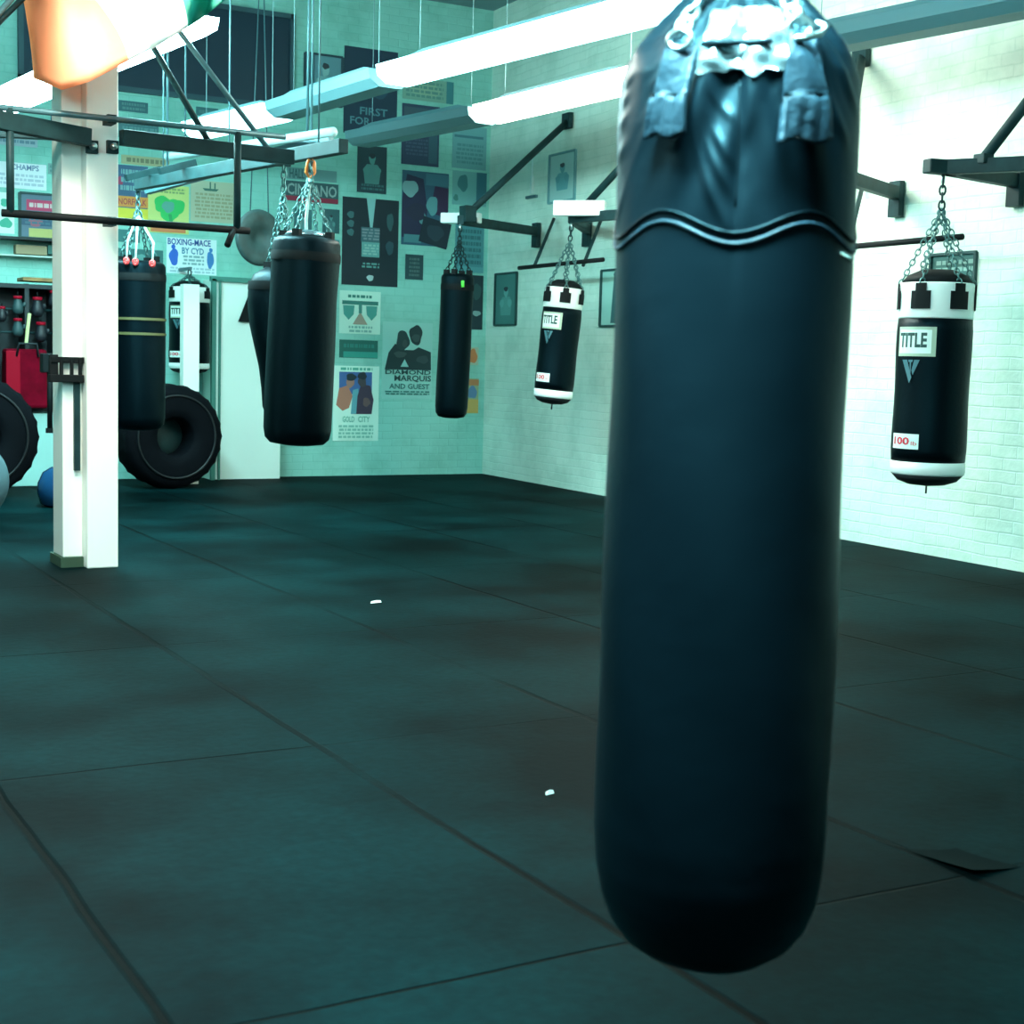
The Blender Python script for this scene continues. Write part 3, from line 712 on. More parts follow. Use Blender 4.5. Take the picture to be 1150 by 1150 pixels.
MB().tube([(0, 0, swz-.02), (0, 0, swz+.06)], .02, 12).build('swivel', CHROME, big)
MB().link_chain((0, 0, swz+.06), (0, 0, ZC-zb0), .07, .006).build('ceiling_chain', STEEL, big)
# silver tape over the lacing between the straps
mb_ = MB(); vs = []; nx, ny = 40, 30
for i in range(ny+1):
    y = 4+(84-4)*i/ny
    for j in range(nx+1):
        u = j/nx-.5; edge = 4*math.sin(j*.35)+3*math.sin(j*.6+1)
        yy = y+(edge if i == ny else 0)
        vs.append(bigsurf(.05+u*.78, yy, .006+.003*math.sin(j*.35+i*.3)+.002*math.sin(i*.6-j*.2)))
mb_.add(vs, [(i*(nx+1)+j, i*(nx+1)+j+1, (i+1)*(nx+1)+j+1, (i+1)*(nx+1)+j) for i in range(ny) for j in range(nx)], 0, True)
tp = mb_.build('tape_patch', TAPE, big)
MB().tube([bigsurf(-.32+k*.09, 52+1.5*math.sin(k), .012) for k in range(7)], .004, 6).build('lacing_cord', VINYL, big)
# small scuffs of white thread on the side
MB().tube([bigsurf(1.02, 283, .002), bigsurf(1.15, 288, .003), bigsurf(1.28, 292, .002)], .0016, 5).build('loose_thread', ROPE, big)

# ---------------------------------------------------------------- tyres and things on the left
def tyre(c, Ro, wdt, label, yawdeg, lean=0):
    t = thing('tractor_tyre', label, 'tyre', c); t.rotation_euler = (math.radians(lean), 0, math.radians(yawdeg))
    prof = [(.37, -.40), (.40, -.48), (.56, -.52), (.80, -.52), (.93, -.47), (.985, -.38), (1.0, -.15), (1.0, .15), (.985, .38), (.93, .47), (.80, .52), (.56, .52), (.40, .48), (.37, .40)]
    vs = []; fs = []; seg = 72; n = len(prof)
    for k in range(seg):
        a = 2*PI*k/seg
        for r, y in prof:
            rr = r*Ro*(1.0+(.022 if (k % 3 == 0 and r > .95) else 0)); vs.append((rr*math.cos(a), y*wdt, rr*math.sin(a)+Ro*1.01))
    for k in range(seg):
        for i in range(n): fs.append((k*n+i, ((k+1) % seg)*n+i, ((k+1) % seg)*n+(i+1) % n, k*n+(i+1) % n))
    MB().add(vs, fs, 0, True).build('tyre_casing', RUBBER, t)
    hp_ = MB().lathe([(.001, 0), (Ro*.385, 0), (Ro*.385, .02), (.001, .02)], 36, cap=False).build('hole_shade', mat('hole_shade_dark', (.02, .055, .055), .7), t)  # made-up plate that darkens the tyre hole, where only shade shows
    hp_.rotation_euler = (PI/2, 0, 0); hp_.location = (0, wdt*.25, Ro*1.01)
    MB().tube([(Ro*.80*math.cos(2*PI*k/48), -wdt*.53, Ro*1.01+Ro*.80*math.sin(2*PI*k/48)) for k in range(48)], .012, 6, closed=True).build('sidewall_rib', mat('rib_rubber', (.005, .008, .01), .5), t)
    return t
tc_ = ony(192, 545, 14.2)
tyre((tc_.x-.03, 14.2, 0), .50, .40, 'large black tractor tyre standing upright behind the column at the back wall', 8, 0)
tc2 = ony(-22, 500, 13.6)
tyre((tc2.x-.05, 13.6, 0), .53, .3, 'second large black tyre cut off by the left edge of the photo', 0, 0)
# grey exercise ball
gb = onz(-42, 590, 0)
r_ = .33
tag(MB().lathe([(r_*math.sin(PI*k/20), -r_*math.cos(PI*k/20)) for k in range(1, 20)], 40, c=(gb.x, gb.y, r_)).build('exercise_ball', mat('grey_ball', (.07, .12, .14), .5)), 'grey exercise ball on the floor cut off by the left edge of the photo', 'ball')
# stand with blue base behind column
bs = onz(62, 545, 0); bs = ony(66, 540, 12.6)
st = thing('bag_stand', 'dark pole stand with a round blue base just left of the column', 'stand', (bs.x, 12.6, 0)); kk = FPX/F.dot(Vector((bs.x, 12.6, 1))-EYE)
MB().lathe([(.10, 0), (.15, .03), (.175, .12), (.17, .2), (.13, .29), (.06, .335), (.03, .34)], 32).build('blue_base', mat('blue_base', (.008, .05, .13), .25), st)
MB().tube([(0, 0, .33), (0, 0, 1.25)], .026, 12).build('pole', GREYST, st)
MB().tube([(-.07, 0, .62), (-.07, 0, 1.22)], .022, 12).build('side_pole', BLACKV, st)
MB().box((-.03, 0, 1.2), (.22, .12, .16)).build('stand_head', BLACKV, st, bevel=.01)
MB().box((-.03, 0, .64), (.14, .05, .04)).build('pole_clamp', BLACKV, st)

# rack with gloves on a white plinth
def wp(px, py, Y): return ony(px, py, Y)
YR = 14.55
k0 = wp(-60, 320, YR); k1 = wp(66, 320, YR); kb_ = wp(40, 463, YR); 
rk = thing('glove_rack', 'tall dark rack of hanging gym gear at the left edge, against the back wall', 'rack', ((k0.x+k1.x)/2, YR+.2, kb_.z))
hw = (k1.x-k0.x)/2; zt_ = k1.z-kb_.z
DK = mat('rack_dark', (.006, .014, .018), .6)
MB().box((0, .17, zt_/2), (2*hw, .03, zt_)).build('back_panel', DK, rk)
for sx in (-1, .45, 1): MB().box((sx*(hw-.02), 0, zt_/2), (.04, .32, zt_)).build('upright', DK, rk)
for f in (.02, .98): MB().box((0, 0, zt_*f), (2*hw, .34, .04)).build('rack_shelf', DK, rk)
for f in (.62, .8): MB().tube([(-hw, -.1, zt_*f), (hw, -.1, zt_*f)], .012, 8).build('hanging_rail', STEEL, rk)
pz = MB().box(((k0.x+k1.x)/2, YR+.27, kb_.z/2-.005), (2*hw+.05, .52, kb_.z-.01)).build('plinth', mat('plinth_paint', (.35, .62, .58), .6), bevel=.01)
tag(pz, 'low pale plinth the dark gear rack stands on', 'plinth')
pl0, pl1 = wp(26, 317, YR), wp(70, 317, YR)
pk = MB().box(((pl0.x+pl1.x)/2, YR+.15, zt_+kb_.z+.042), (pl1.x-pl0.x, .28, .035)).build('plank', WOOD, bevel=.004)
tag(pk, 'orange-brown wooden plank lying on top of the gear rack', 'plank')
# red gear
def glove(px, py, sz, m_, label, group='boxing gloves hanging in the gear rack'):
    p = wp(px, py, YR+.05); g_ = thing('boxing_glove', label, 'boxing glove', p, group)
    MB().lathe([(sz*.25, sz*.75), (sz*.33, sz*.6), (sz*.33, sz*.3), (sz*.42, 0), (sz*.5, -sz*.35), (sz*.42, -sz*.7), (sz*.2, -sz*.85)], 20, fn=lambda a, r, z: r*(1-.2*abs(math.sin(a)))).build('glove_body', m_, g_)
    MB().lathe([(sz*.30, sz*.74), (sz*.37, sz*.72), (sz*.37, sz*.5), (sz*.34, sz*.48)], 20, cap=False).build('cuff_band', RED, g_)
    MB().tube([(sz*.3, -sz*.02, -.2*sz), (sz*.55, -sz*.1, 0), (sz*.5, -sz*.12, sz*.22)], [sz*.12, sz*.17, sz*.12], 8).build('thumb', m_, g_)
    MB().tube([(0, 0, sz*.7), (0, 0, sz*1.1)], .006, 5).build('cord', BLACKV, g_)
GLV = mat('glove_teal_grey', (.02, .055, .06), .5); GLB = mat('glove_black', (.006, .010, .015), .5)
for px, py, sz, mm, lb in ((20, 342, .11, GLV, 'grey boxing glove with red cuff, upper one in the rack'), (20, 367, .11, GLV, 'grey boxing glove with red cuff, lower one in the rack'), (2, 352, .09, GLB, 'dark boxing glove at the rack edge beside the grey ones'),
                           (42, 344, .12, GLB, 'dark boxing glove right of the upper grey glove'), (46, 372, .12, GLB, 'dark boxing glove above the right of the red kit bag'), (60, 335, .10, GLB, 'dark boxing glove at the right end of the rack')):
    glove(px, py, sz, mm, lb)
p = wp(29, 420, YR-.02)
kb2 = thing('kit_bag', 'deep red kit bag sitting low in the gear rack', 'bag', (p.x, YR+.03, kb_.z+.03))
MB().box((0, 0, .29), (.40, .24, .56), taper=.95).build('bag_body', mat('dark_red_cloth', (.14, .001, .010), .8, spec=.05, noise=.3), kb2, bevel=.03)
MB().box((-.13, -.125, .34), (.13, .02, .42)).build('side_pocket', RED, kb2, bevel=.008)
MB().tube([(-.1, -.13, .5), (-.08, -.16, .62), (.08, -.16, .62), (.1, -.13, .5)], .012, 6).build('handle', DK, kb2)
p = wp(31, 372, YR-.06)
tag(MB().bar(wp(29, 387, YR-.08), wp(33, 352, YR-.08), .03, .03).build('focus_stick', mat('pale_yellow', (.6, .62, .28), .6), bevel=.005), 'pale yellow stick standing up out of the red kit bag', 'stick')

# round disc hung by the frame
gp = ony(291, 267, 13.2); kg = FPX/F.dot(gp-EYE)
gd = thing('round_disc', 'large round dark disc hanging left of the big plain bag, above the door panel', 'disc', gp); gd.rotation_euler = (0, 0, math.radians(18))
Rg = 31.5/kg
fnv = []
prof_ = [(.001, -.02), (Rg*.3, -.02), (Rg*.32, -.03), (Rg*.9, -.03), (Rg*.97, -.02), (Rg, 0), (Rg*.97, .02), (Rg*.9, .03), (.001, .03)]
mbd = MB().lathe(prof_, 48, cap=False)
mbd.v = [(x, z, y) for x, y, z in mbd.v]
mbd.build('disc_plate', mat('disc_dark', (.035, .07, .07), .5, noise=.4), gd)
for sx in (-.1, .1): MB().tube([(sx, 0, Rg*.9), (0, 0, ZC-gp.z)], .006, 5).build('hanging_cord', GREYST, gd)
gd.rotation_euler = (0, 0, math.radians(15))
# black pennant on the door panel
pts = [ony(268, 361, YB-.33), ony(296, 362, YB-.33), ony(284, 320, YB-.33)]
tag(MB().prism(pts, (0, .015, 0)).build('pennant', BLACKV), 'small black triangular pennant on the pale door panel', 'pennant')

# ---------------------------------------------------------------- posters
PC = {}
def pc(r, g, b): 
    k = 'print_%d_%d_%d' % (r*100, g*100, b*100)
    return mat(k, (r, g, b), .6)
def poster(rect, label, bg, els, wall='b', frame=None, cat='poster', name='poster', off=.004, group=None, rot=0):
    """one sheet (x0,y0,x1,y1 seen in the photo) on a wall; els: (kind, colour, data) in 0..1 sheet coordinates, v up"""
    x0_, y0_, x1_, y1_ = rect; xm, ym = (x0_+x1_)/2, (y0_+y1_)/2
    if wall == 'b': O = ony; hit = lambda x, y: ony(x, y, YB)
    else: hit = lambda x, y: onw(x, y)
    L_, R_, T_, B_2 = hit(x0_, ym), hit(x1_, ym), hit(xm, y0_), hit(xm, y1_)
    C = (L_+R_)/2; C.z = (T_.z+B_2.z)/2
    ux = Vector((1, 0, 0)) if wall == 'b' else Vector((-WK, -1, 0)).normalized()
    W_ = abs((R_-L_).dot(ux)); H_ = T_.z-B_2.z
    nrm = Vector((0, -1, 0)) if wall == 'b' else Vector((-1, WK, 0)).normalized()
    uz = Vector((0, 0, 1))
    if rot: c_, s_ = math.cos(rot), math.sin(rot); ux, uz = ux*c_+uz*s_, uz*c_-ux*s_
    def pt(u, v, d): return ux*((u-.5)*W_)+uz*((v-.5)*H_)+nrm*(off+d)
    mats_ = [pc(*bg)]; mb_ = MB()
    mb_.prism([pt(0, 0, -off+.001), pt(1, 0, -off+.001), pt(1, 1, -off+.001), pt(0, 1, -off+.001)], nrm*(off+.001), 0)
    d = .003
    for k, c, dat in els:
        mm = pc(*c)
        if mm not in mats_: mats_.append(mm)
        mi = mats_.index(mm); d += .0008
        if k == 'r': u0, v0, u1, v1 = dat; mb_.poly([pt(u0, v0, d), pt(u1, v0, d), pt(u1, v1, d), pt(u0, v1, d)], mi)
        elif k == 'e':
            u, v, a, b = dat; q1, q2 = u*37, v*53; mb_.poly([pt(u+a*(1+.08*math.sin(3*t_+q1)+.05*math.sin(5*t_+q2))*math.cos(t_), v+b*(1+.08*math.sin(3*t_+q1)+.05*math.sin(5*t_+q2))*math.sin(t_), d) for t_ in [2*PI*i/24 for i in range(24)]], mi)
        elif k == 'p': mb_.poly([pt(u, v, d) for u, v in dat], mi)
        elif k == 't':
            s_, u0, v0, u1, v1 = dat; mb_.text(s_, lambda a, b: pt(u0+(u1-u0)*a, v0+(v1-v0)*b, d), mi)
        elif k == 'l':      # rows of unreadable small print: rough dashes
            u0, v0, u1, v1, n = dat; rn = random.Random(int(u0*99+v0*77+n))
            for i in range(n):
                vv = v0+(v1-v0)*(i+.5)/n; h_ = (v1-v0)/n*.3; u = u0+rn.random()*.04
                while u < u1:
                    ww = .03+rn.random()*.10; mb_.poly([pt(u, vv-h_, d), pt(min(u+ww, u1), vv-h_, d), pt(min(u+ww, u1), vv+h_, d), pt(u, vv+h_, d)], mi); u += ww+.025
    if frame:
        o = thing(name, label, cat, C, group); sh = mb_.build('print', mats_, o, recalc=False)
        fw = .028; f_ = MB()
        for a_, b_ in (((0, 0), (1, 0)), ((1, 0), (1, 1)), ((1, 1), (0, 1)), ((0, 1), (0, 0))):
            f_.bar(pt(*a_, .008), pt(*b_, .008), fw, .02) if a_[1] == b_[1] else f_.bar(pt(*a_, .008), pt(*b_, .008), fw, .02)
        f_.build('picture_frame', pc(*frame), o)
    else:
        o = mb_.build(name, mats_, recalc=False); o.location = C; tag(o, label, cat, group)
    return o
T0 = (.02, .05, .08); T1 = (.03, .10, .13); PAL = (.62, .85, .76); TEAL = (.10, .30, .32); GRN = (.03, .22, .18); SKIN = (.45, .25, .2); WH = (.85, .9, .85)
def person(u, v, s, skin, body, asp=.6):
    """a plain bare-chested torso and head as printed shapes"""
    return [('p', body, [(u-.16*s, v-.34*s*asp), (u+.16*s, v-.34*s*asp), (u+.2*s, v+.0), (u+.12*s, v+.12*s*asp), (u-.12*s, v+.12*s*asp), (u-.2*s, v)]),
            ('e', skin, (u, v+.24*s*asp, .075*s, .12*s*asp)), ('e', skin, (u-.13*s, v-.02*s, .07*s, .10*s*asp)), ('e', skin, (u+.13*s, v-.02*s, .07*s, .10*s*asp)),
            ('e', (.02, .03, .04), (u, v+.32*s*asp, .07*s, .06*s*asp))]
# --- back wall, middle group
poster((384, 223, 447, 321), 'large black fight poster with a pale wedge at the top and printed centre column', (.006, .018, .028),
       [('p', (.25, .5, .5), [(.42, 1), (.58, 1), (.53, .66), (.49, .66)]), ('r', (.05, .13, .15), (.33, .5, .66, .67)), ('l', (.2, .25, .28), (.34, .52, .66, .66, 4)), ('r', (.14, .36, .34), (.34, .33, .66, .5)),
        ('l', (.3, .5, .46), (.36, .35, .64, .48, 4)), ('l', (.12, .3, .28), (.33, .2, .66, .27, 2)), ('e', (.4, .55, .55), (.5, .09, .06, .035)), ('e', (.05, .14, .15), (.14, .8, .06, .04)), ('e', (.05, .14, .15), (.14, .7, .06, .04)),
        ('e', (.05, .14, .15), (.14, .6, .06, .04)), ('e', (.03, .09, .1), (.84, .75, .06, .1)), ('e', (.025, .07, .09), (.84, .45, .07, .08))])
poster((401, 164, 434, 217), 'dark picture of one pale figure above the large black poster', (.015, .045, .06), person(.5, .5, 1.5, (.10, .30, .28), (.10, .28, .27), .6)+[('l', (.05, .15, .16), (.1, .05, .9, .2, 2))])
poster((386, 55, 446, 152), 'large dark blue poster with a block of text low down, crossed by a strip light', (.012, .035, .065), [('t', (.10, .24, .28), ('FIRST', .3, .23, .82, .32)), ('t', (.10, .24, .28), ('FOR', .12, .11, .5, .2)), ('e', (.02, .07, .11), (.6, .62, .25, .2)), ('r', (.03, .08, .08), (0, .4, .3, .5))])
poster((342, 62, 384, 118), 'dark-framed picture of a pale figure high on the back wall beside the window', (.12, .26, .30), person(.55, .45, 1.3, (.25, .45, .45), (.20, .40, .42), .8)+[('r', (.03, .08, .11), (.0, .0, .25, 1))], frame=(.02, .05, .07), cat='picture', name='framed_picture')
poster((452, 89, 509, 114), 'pale green wide poster high up by the corner', (.22, .40, .32), [('r', (.05, .22, .25), (.86, 0, 1, 1)), ('e', (.30, .45, .32), (.45, .5, .3, .3)), ('l', (.12, .28, .25), (.05, .1, .8, .9, 4))])
poster((451, 118, 493, 186), 'dark violet poster with faint print below the pale green one', (.03, .05, .10), [('l', (.06, .09, .15), (.1, .15, .7, .45, 5)), ('r', (.04, .10, .14), (.72, .05, .95, .95)), ('r', (.05, .09, .12), (.05, .75, .7, .95))])
poster((451, 193, 503, 276), 'tall poster of dark violet boxers with pale patches, right of the large black poster', (.03, .10, .16), [('p', (.02, .02, .06), [(.0, .1), (.5, .1), (.55, .5), (.45, .9), (.1, .95), (0, .6)]), ('e', (.22, .40, .42), (.17, .76, .17, .11)), ('p', (.04, .015, .06), [(.6, .45), (1, .4), (1, .8), (.7, .82)]), ('e', (.12, .32, .35), (.65, .55, .12, .13)), ('r', (.05, .16, .22), (.5, .82, 1, .98)), ('e', (.10, .25, .27), (.45, .36, .08, .08)), ('r', (.07, .22, .25), (.05, .03, .42, .14)), ('e', (.02, .02, .05), (.3, .45, .2, .12))])
poster((472, 247, 504, 276), 'small dark square card tilted over the corner of the violet boxer poster', (.008, .02, .035), [('e', (.02, .04, .06), (.5, .5, .3, .3))], off=.012, rot=math.radians(-12), cat='card', name='card')
poster((455, 286, 475, 314), 'small dark grey notice right of the large black poster', (.02, .06, .07), [('l', (.09, .15, .15), (.2, .1, .8, .9, 5))], cat='notice', name='notice')
poster((508, 142, 546, 190), 'faint teal poster with a thin dark line at top, next to the room corner', (.16, .38, .40), [('r', (.06, .2, .24), (.05, .72, .9, .78)), ('l', (.10, .28, .30), (.1, .1, .9, .6, 5))])
poster((508, 193, 546, 231), 'faint teal picture with two dark shapes, next to the room corner above the bracket', (.18, .42, .42), [('e', (.05, .2, .22), (.3, .65, .15, .25)), ('r', (.04, .17, .22), (.7, .1, 1, 1)), ('e', (.06, .22, .2), (.1, .2, .07, .1))])
poster((511, 252, 543, 306), 'teal poster of close text just above the slim black bag', (.07, .25, .28), [('l', (.03, .14, .16), (.1, .15, .9, .92, 6)), ('r', (.1, .33, .36), (.0, 0, 1, .12))])
poster((519, 309, 542, 370), 'black poster with a small white figure behind the slim black bag', (.01, .03, .04), [('e', (.25, .4, .38), (.7, .3, .2, .05)), ('e', (.03, .08, .08), (.7, .7, .2, .15))])
poster((521, 390, 537, 410), 'small orange sticker beside the slim black bag', (.40, .48, .36), [('e', (.55, .18, .06), (.6, .5, .32, .4))], cat='sticker', name='sticker')
poster((519, 425, 537, 464), 'orange, blue and yellow leaflet beside the foot of the slim black bag', (.30, .38, .22), [('r', (.55, .35, .10), (.3, .0, 1, .4)), ('e', (.10, .2, .35), (.6, .6, .3, .18)), ('r', (.5, .2, .08), (.3, .8, 1, .97))], cat='leaflet', name='leaflet')
poster((381, 327, 427, 375), 'pale poster with two green shields and a brown triangle', (.60, .85, .74), [('l', (.03, .22, .18), (.18, .82, .78, .93, 1)), ('r', (.03, .20, .17), (.06, .68, .94, .77)), ('p', (.06, .32, .28), [(.08, .66), (.36, .66), (.34, .45), (.22, .32), (.1, .45)]), ('p', (.06, .32, .28), [(.64, .66), (.92, .66), (.9, .45), (.78, .32), (.66, .45)]), ('p', (.36, .30, .24), [(.32, .22), (.68, .22), (.5, .52)]), ('r', (.05, .25, .22), (.46, .48, .54, .7)), ('l', (.22, .48, .42), (.2, .02, .8, .2, 2))])
poster((381, 382, 424, 402), 'short dark green banner between the shield poster and the two-boxer poster', (.01, .12, .10), [('r', (.03, .32, .26), (.1, .02, 1, .35)), ('l', (.02, .20, .17), (.1, .5, .9, .85, 1))], cat='banner', name='banner')
poster((374, 411, 425, 495), 'pale poster of two boxers back to back, lowest on the wall', (.66, .88, .78),
       [('l', (.10, .42, .32), (.12, .93, .85, .99, 1)), ('r', (.05, .13, .35), (.12, .62, .84, .92)), ('p', (.45, .18, .12), [(.06, .48), (.12, .70), (.3, .74), (.42, .6), (.34, .44), (.2, .40)]), ('e', (.36, .18, .14), (.36, .78, .09, .07)), ('e', (.01, .03, .04), (.38, .85, .11, .05)),
        ('p', (.12, .36, .42), [(.38, .36), (.56, .36), (.54, .7), (.42, .68)]), ('p', (.05, .03, .06), [(.5, .36), (.84, .36), (.88, .55), (.8, .74), (.6, .76), (.52, .6)]), ('e', (.06, .05, .06), (.62, .80, .09, .08)), ('e', (.01, .02, .03), (.62, .87, .10, .05)), ('e', (.14, .08, .08), (.72, .52, .08, .06)),
        ('t', (.16, .46, .36), ('GOLD', .2, .25, .46, .33)), ('t', (.16, .46, .36), ('CITY', .54, .25, .8, .33)), ('l', (.25, .55, .46), (.1, .03, .88, .22, 4))])
poster((429, 362, 485, 448), 'poster of dark boxers above two bold lines of text, left of the slim black bag', (.32, .62, .56),
       [('p', (.006, .03, .035), [(.05, .38), (.98, .38), (.97, .62), (.72, .68), (.62, .64), (.4, .64), (.25, .72), (.12, .6)]), ('e', (.01, .04, .045), (.40, .76, .13, .13)), ('e', (.008, .03, .035), (.66, .84, .13, .13)), ('e', (.035, .07, .07), (.66, .80, .08, .05)), ('e', (.035, .06, .06), (.44, .72, .05, .05)), ('e', (.04, .07, .07), (.35, .58, .12, .04)), ('e', (.03, .055, .06), (.8, .52, .12, .05)),
        ('p', (.3, .58, .55), [(.36, .42), (.52, .42), (.44, .52)]), ('t', (.01, .07, .07), ('DIAMOND', .06, .32, .97, .38)), ('t', (.01, .06, .06), ('MARQUIS', .24, .22, .98, .31)), ('t', (.03, .15, .14), ('AND GUEST', .14, .13, .95, .2)), ('l', (.03, .18, .16), (.05, .05, .95, .11, 2))])
# --- sign and small pictures
poster((319, 205, 379, 227), 'CINZANO sign, dark with pale letters and a red band', (.03, .09, .10), [('r', (.30, .02, .05), (0, 0, 1, .24)), ('t', (.30, .40, .38), ('CINZANO', .04, .3, .97, .88))], off=.02, cat='sign', name='wall_sign')
poster((322, 190, 378, 203), 'narrow pale strip with broken dark letters above the CINZANO sign', (.16, .32, .32), [('t', (.04, .13, .14), ('HALL', .05, .1, .35, .9))], cat='strip', name='sign_strip')
poster((330, 235, 350, 262), 'small dark photo print under the C end of the CINZANO sign', (.04, .14, .15), person(.5, .4, 1.2, (.14, .32, .32), (.10, .26, .27), .8), cat='photo', name='photo_print')
poster((362, 235, 381, 262), 'small dark photo print under the O end of the CINZANO sign', (.03, .10, .11), person(.5, .4, 1.2, (.10, .26, .26), (.06, .16, .17), .8), cat='photo', name='photo_print')
poster((336, 268, 381, 290), 'wide teal print just above the large plain bag', (.08, .26, .27), [('l', (.04, .15, .16), (.05, .1, .95, .9, 4))])
# --- back wall, left of the door panel
poster((165, 208, 212, 262), 'yellow-green poster with a big green clover, orange line at its foot', (.62, .68, .22), [('e', (.03, .50, .12), (.38, .60, .22, .17)), ('e', (.03, .50, .12), (.68, .56, .22, .17)), ('e', (.03, .50, .12), (.52, .40, .22, .15)), ('e', (.10, .35, .28), (.5, .55, .15, .12)), ('p', (.02, .32, .1), [(.5, .4), (.58, .4), (.64, .08), (.56, .06)]), ('r', (.7, .22, .08), (.08, .02, .92, .1)), ('l', (.25, .38, .14), (.15, .82, .9, .95, 2))])
poster((214, 204, 266, 250), 'parchment-coloured poster with a small ship drawing', (.48, .50, .36), [('p', (.05, .15, .12), [(.25, .82), (.6, .82), (.55, .76), (.3, .76)]), ('r', (.05, .15, .12), (.40, .8, .43, .98)), ('r', (.05, .15, .12), (.50, .8, .53, .96)), ('l', (.34, .34, .22), (.08, .08, .9, .72, 7))])
poster((131, 186, 166, 246), 'poster with dark blue top over orange and yellow stripes, right beside the column', (.05, .12, .22), [('r', (.80, .68, .06), (0, 0, 1, .20)), ('r', (.75, .30, .06), (0, .22, 1, .42)), ('t', (.5, .06, .06), ('NORFOLK', .05, .26, .95, .38)), ('e', (.4, .05, .12), (.1, .7, .1, .08)), ('l', (.2, .4, .42), (.1, .5, .9, .95, 3))])
poster((136, 176, 190, 186), 'narrow tan strip poster over the blue-topped one', (.45, .42, .25), [('l', (.2, .2, .12), (.1, .1, .9, .9, 1))], cat='strip', name='paper_strip')
poster((187, 268, 243, 308), 'pale poster headed BOXING-MACE with a blue boxer at each side', (.72, .84, .86), [('t', (.01, .07, .30), ('BOXING-MACE', .02, .80, .88, .98)), ('t', (.03, .20, .36), ('BY CYD', .30, .56, .74, .74)), ('e', (.02, .12, .55), (.14, .46, .09, .24)), ('e', (.02, .12, .55), (.13, .74, .04, .07)), ('e', (.04, .20, .50), (.87, .42, .07, .24)), ('e', (.04, .20, .50), (.88, .70, .035, .07)), ('l', (.25, .42, .45), (.30, .24, .74, .54, 3)), ('l', (.40, .56, .62), (.05, .02, .95, .2, 2))])
poster((131, 258, 157, 272), 'small teal photo print beside the column, above the red carabiners', (.04, .18, .18), person(.5, .4, 1.2, (.15, .35, .32), (.02, .08, .08), .8), cat='photo', name='photo_print')
poster((131, 280, 183, 306), 'dark teal print behind the red carabiners', (.03, .15, .15), [('e', (.12, .32, .30), (.5, .5, .16, .3)), ('e', (.3, .05, .06), (.1, .4, .1, .1)), ('e', (.2, .3, .2), (.65, .45, .08, .16))])
poster((133, 114, 166, 126), 'small dark teal notice just under the high window, beside the column', (.04, .14, .16), [('l', (.10, .24, .24), (.1, .1, .9, .9, 2))], cat='notice', name='notice')
poster((133, 134, 178, 156), 'dark teal notice with rows of print, right of the column top', (.06, .18, .20), [('l', (.12, .28, .28), (.05, .1, .95, .9, 3))], cat='notice', name='notice')
poster((220, 121, 245, 131), 'tiny dark teal notice under the right part of the high window', (.04, .15, .16), [('l', (.08, .22, .22), (.1, .2, .9, .8, 1))], cat='notice', name='notice')
# --- far left
poster((22, 218, 72, 268), 'dark-framed poster with a red band and yellow foot, left of the column', (.10, .16, .22), [('r', (.55, .04, .12), (.15, .62, 1, .86)), ('l', (.7, .5, .5), (.2, .66, .9, .82, 1)), ('r', (.04, .09, .15), (0, .28, 1, .6)), ('e', (.35, .10, .14), (.35, .36, .15, .1)), ('r', (.50, .45, .15), (.2, .02, 1, .22)), ('l', (.06, .14, .2), (.1, .3, .9, .55, 3))], frame=(.02, .07, .07), cat='picture', name='framed_picture')
poster((-8, 216, 16, 262), 'pale poster with green marks at the left edge', (.75, .85, .78), [('e', (.05, .40, .28), (.55, .75, .2, .1)), ('e', (.05, .38, .26), (.6, .25, .3, .12))])
poster((-5, 183, 52, 212), 'white poster with blue-grey heading at far left', (.78, .82, .86), [('t', (.15, .22, .38), ('CHAMPS', .30, .72, .85, .94)), ('l', (.5, .56, .66), (.05, .1, .95, .6, 3))])
poster((54, 184, 70, 196), 'small grey-green notice left of the column', (.20, .34, .32), [('l', (.08, .2, .2), (.1, .1, .9, .9, 2))], cat='notice', name='notice')
poster((57, 126, 71, 156), 'dark blue card left of the column, near the top', (.02, .06, .14), [('r', (.05, .14, .24), (0, .75, 1, 1))], cat='card', name='card')
poster((-4, 142, 42, 164), 'grey poster with smudged print at far left, below the strip light', (.42, .50, .56), [('l', (.16, .26, .34), (.05, .1, .95, .9, 3))])
sh = thing('wall_shelf', 'thin dark shelf on the back wall above the gear rack, left of the column', 'shelf', (wp(35, 270, YB).x, YB-.12, wp(35, 270, YB).z))
MB().box((-.1, 0, 0), (1.1, .22, .025)).build('shelf_board', DK, sh)
for sx in (-.5, .35): MB().bar((sx, .1, -.12), (sx, -.06, -.012), .02, .02).build('shelf_bracket', DK, sh)
bx = wp(36, 280, YB-.12)
for px, ww, mm, lb in ((34, .30, mat('cardboard', (.34, .26, .16), .8), 'brown cardboard box tucked under the thin wall shelf'), (61, .15, mat('green_tin', (.03, .14, .12), .6), 'dark green tin under the right end of the thin wall shelf')):
    q = wp(px, 281, YB-.06); tag(MB().box((q.x, YB-.06, q.z), (ww, .115, .09)).build('storage_box', mm, bevel=.004), lb, 'box')
sh2 = wp(36, 287, YB-.06)
tag(MB().box((wp(35, 287, YB-.06).x-.1, YB-.07, sh2.z-.01), (.95, .13, .015)).build('wall_ledge', mat('pale_ledge', (.5, .6, .55), .6)), 'narrow pale ledge under the brown box and green tin', 'ledge')
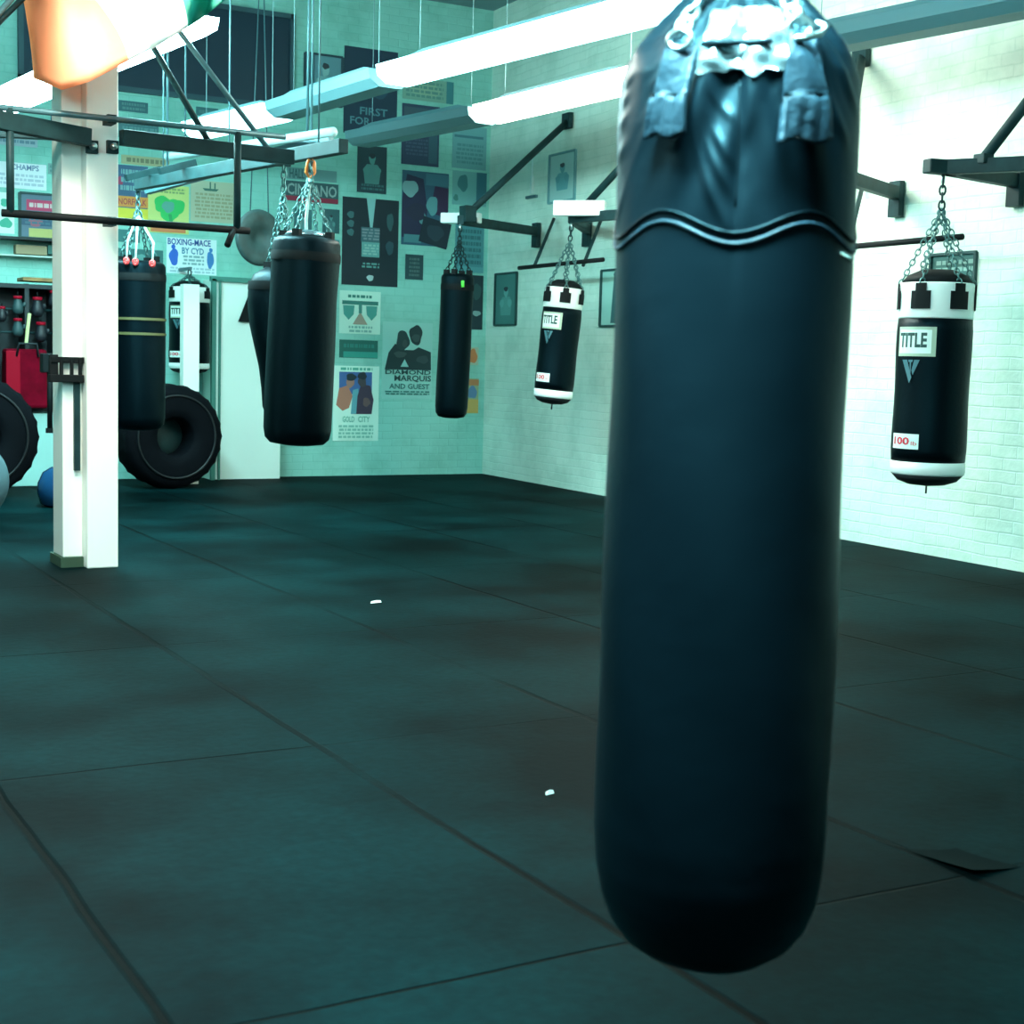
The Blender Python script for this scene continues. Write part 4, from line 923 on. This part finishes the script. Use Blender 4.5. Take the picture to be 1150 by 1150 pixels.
# --- right wall
poster((557, 307, 581, 365), 'dark framed picture left of the tilted white-banded bag', (.05, .17, .16), person(.5, .45, 1.4, (.12, .32, .30), (.09, .26, .24), .55), wall='r', frame=(.01, .05, .05), cat='picture', name='framed_picture')
poster((676, 303, 704, 366), 'dark-framed pale picture with dark figures, cut off by the big bag', (.34, .62, .55), [('p', (.03, .12, .13), [(.4, .05), (.75, .05), (.7, .55), (.85, .9), (.5, .9), (.45, .5)]), ('e', (.03, .12, .13), (.6, .92, .12, .06))], wall='r', frame=(.01, .06, .06), cat='picture', name='framed_picture')
poster((618, 172, 647, 226), 'faint pale picture with one teal figure above the white end block', (.34, .56, .54), person(.5, .5, 1.3, (.10, .32, .36), (.12, .36, .40), .6), wall='r', frame=(.12, .30, .32), cat='picture', name='framed_picture')
poster((1046, 285, 1096, 342), 'dark framed picture behind the chains of the nearest white-banded bag', (.03, .12, .11), [('l', (.22, .40, .36), (.1, .62, .95, .9, 2)), ('e', (.25, .42, .38), (.5, .35, .3, .16))], wall='r', frame=(.01, .05, .05), cat='picture', name='framed_picture')
# small crucifix-like ornament hanging on a pale chain beyond the strut
orn = thing('hanging_ornament', 'pale cord with a small cross-shaped ornament between the first bracket and the corner wall', 'ornament', onw(597, 218, .02))
zt2 = onw(600, 175, .02).z-orn.location.z
MB().tube([(0, 0, 0), (0, 0, zt2)], .01, 6).build('cord', ROPE, orn); MB().box((0, 0, .1), (.03, .04, .2)).build('upright_piece', ROPE, orn); MB().box((0, 0, -.03), (.03, .22, .03)).build('cross_piece', GREYST, orn)

# ---------------------------------------------------------------- bits on the floor
SCR = mat('paper_white', (.8, .9, .85), .6)
for px, py, s_, lb in ((422, 677, .035, 'tiny white paper scrap on the floor mats toward the back'), (617, 892, .016, 'tiny white paper scrap on the floor mats left of the big bag')):
    q = onz(px, py, .004); o = MB().add([(-s_, -s_*.3, 0), (s_*.7, -s_*.6, .004), (s_, s_*.4, .010), (-s_*.5, s_*.6, .006), (0, 0, .014)], [(0, 1, 4), (1, 2, 4), (2, 3, 4), (3, 0, 4), (3, 2, 1, 0)]).build('paper_scrap', SCR)
    o.location = q; tag(o, lb, 'scrap')
# lifted mat corner at lower right
q = onz(1092, 985, 0)
vs = []
for i in range(9):
    for j in range(9):
        u, v = i/8, j/8; h_ = .016*max(0, 1-(u+v)*.9)**2
        vs.append((q.x+u*.22, q.y+v*.3, .0035*(1-max(u,v))+h_-.002*max(u,v)))
o = MB().add(vs, [(i*9+j, (i+1)*9+j, (i+1)*9+j+1, i*9+j+1) for i in range(8) for j in range(8)], 0, True).build('mat_corner', mat('mat_rubber', (.001, .006, .0065), .8, spec=.03), recalc=False)
o['label'] = 'curled up corner of a dark rubber mat at lower right of the floor'; o['category'] = 'mat'; o.name = 'rubber_mat'
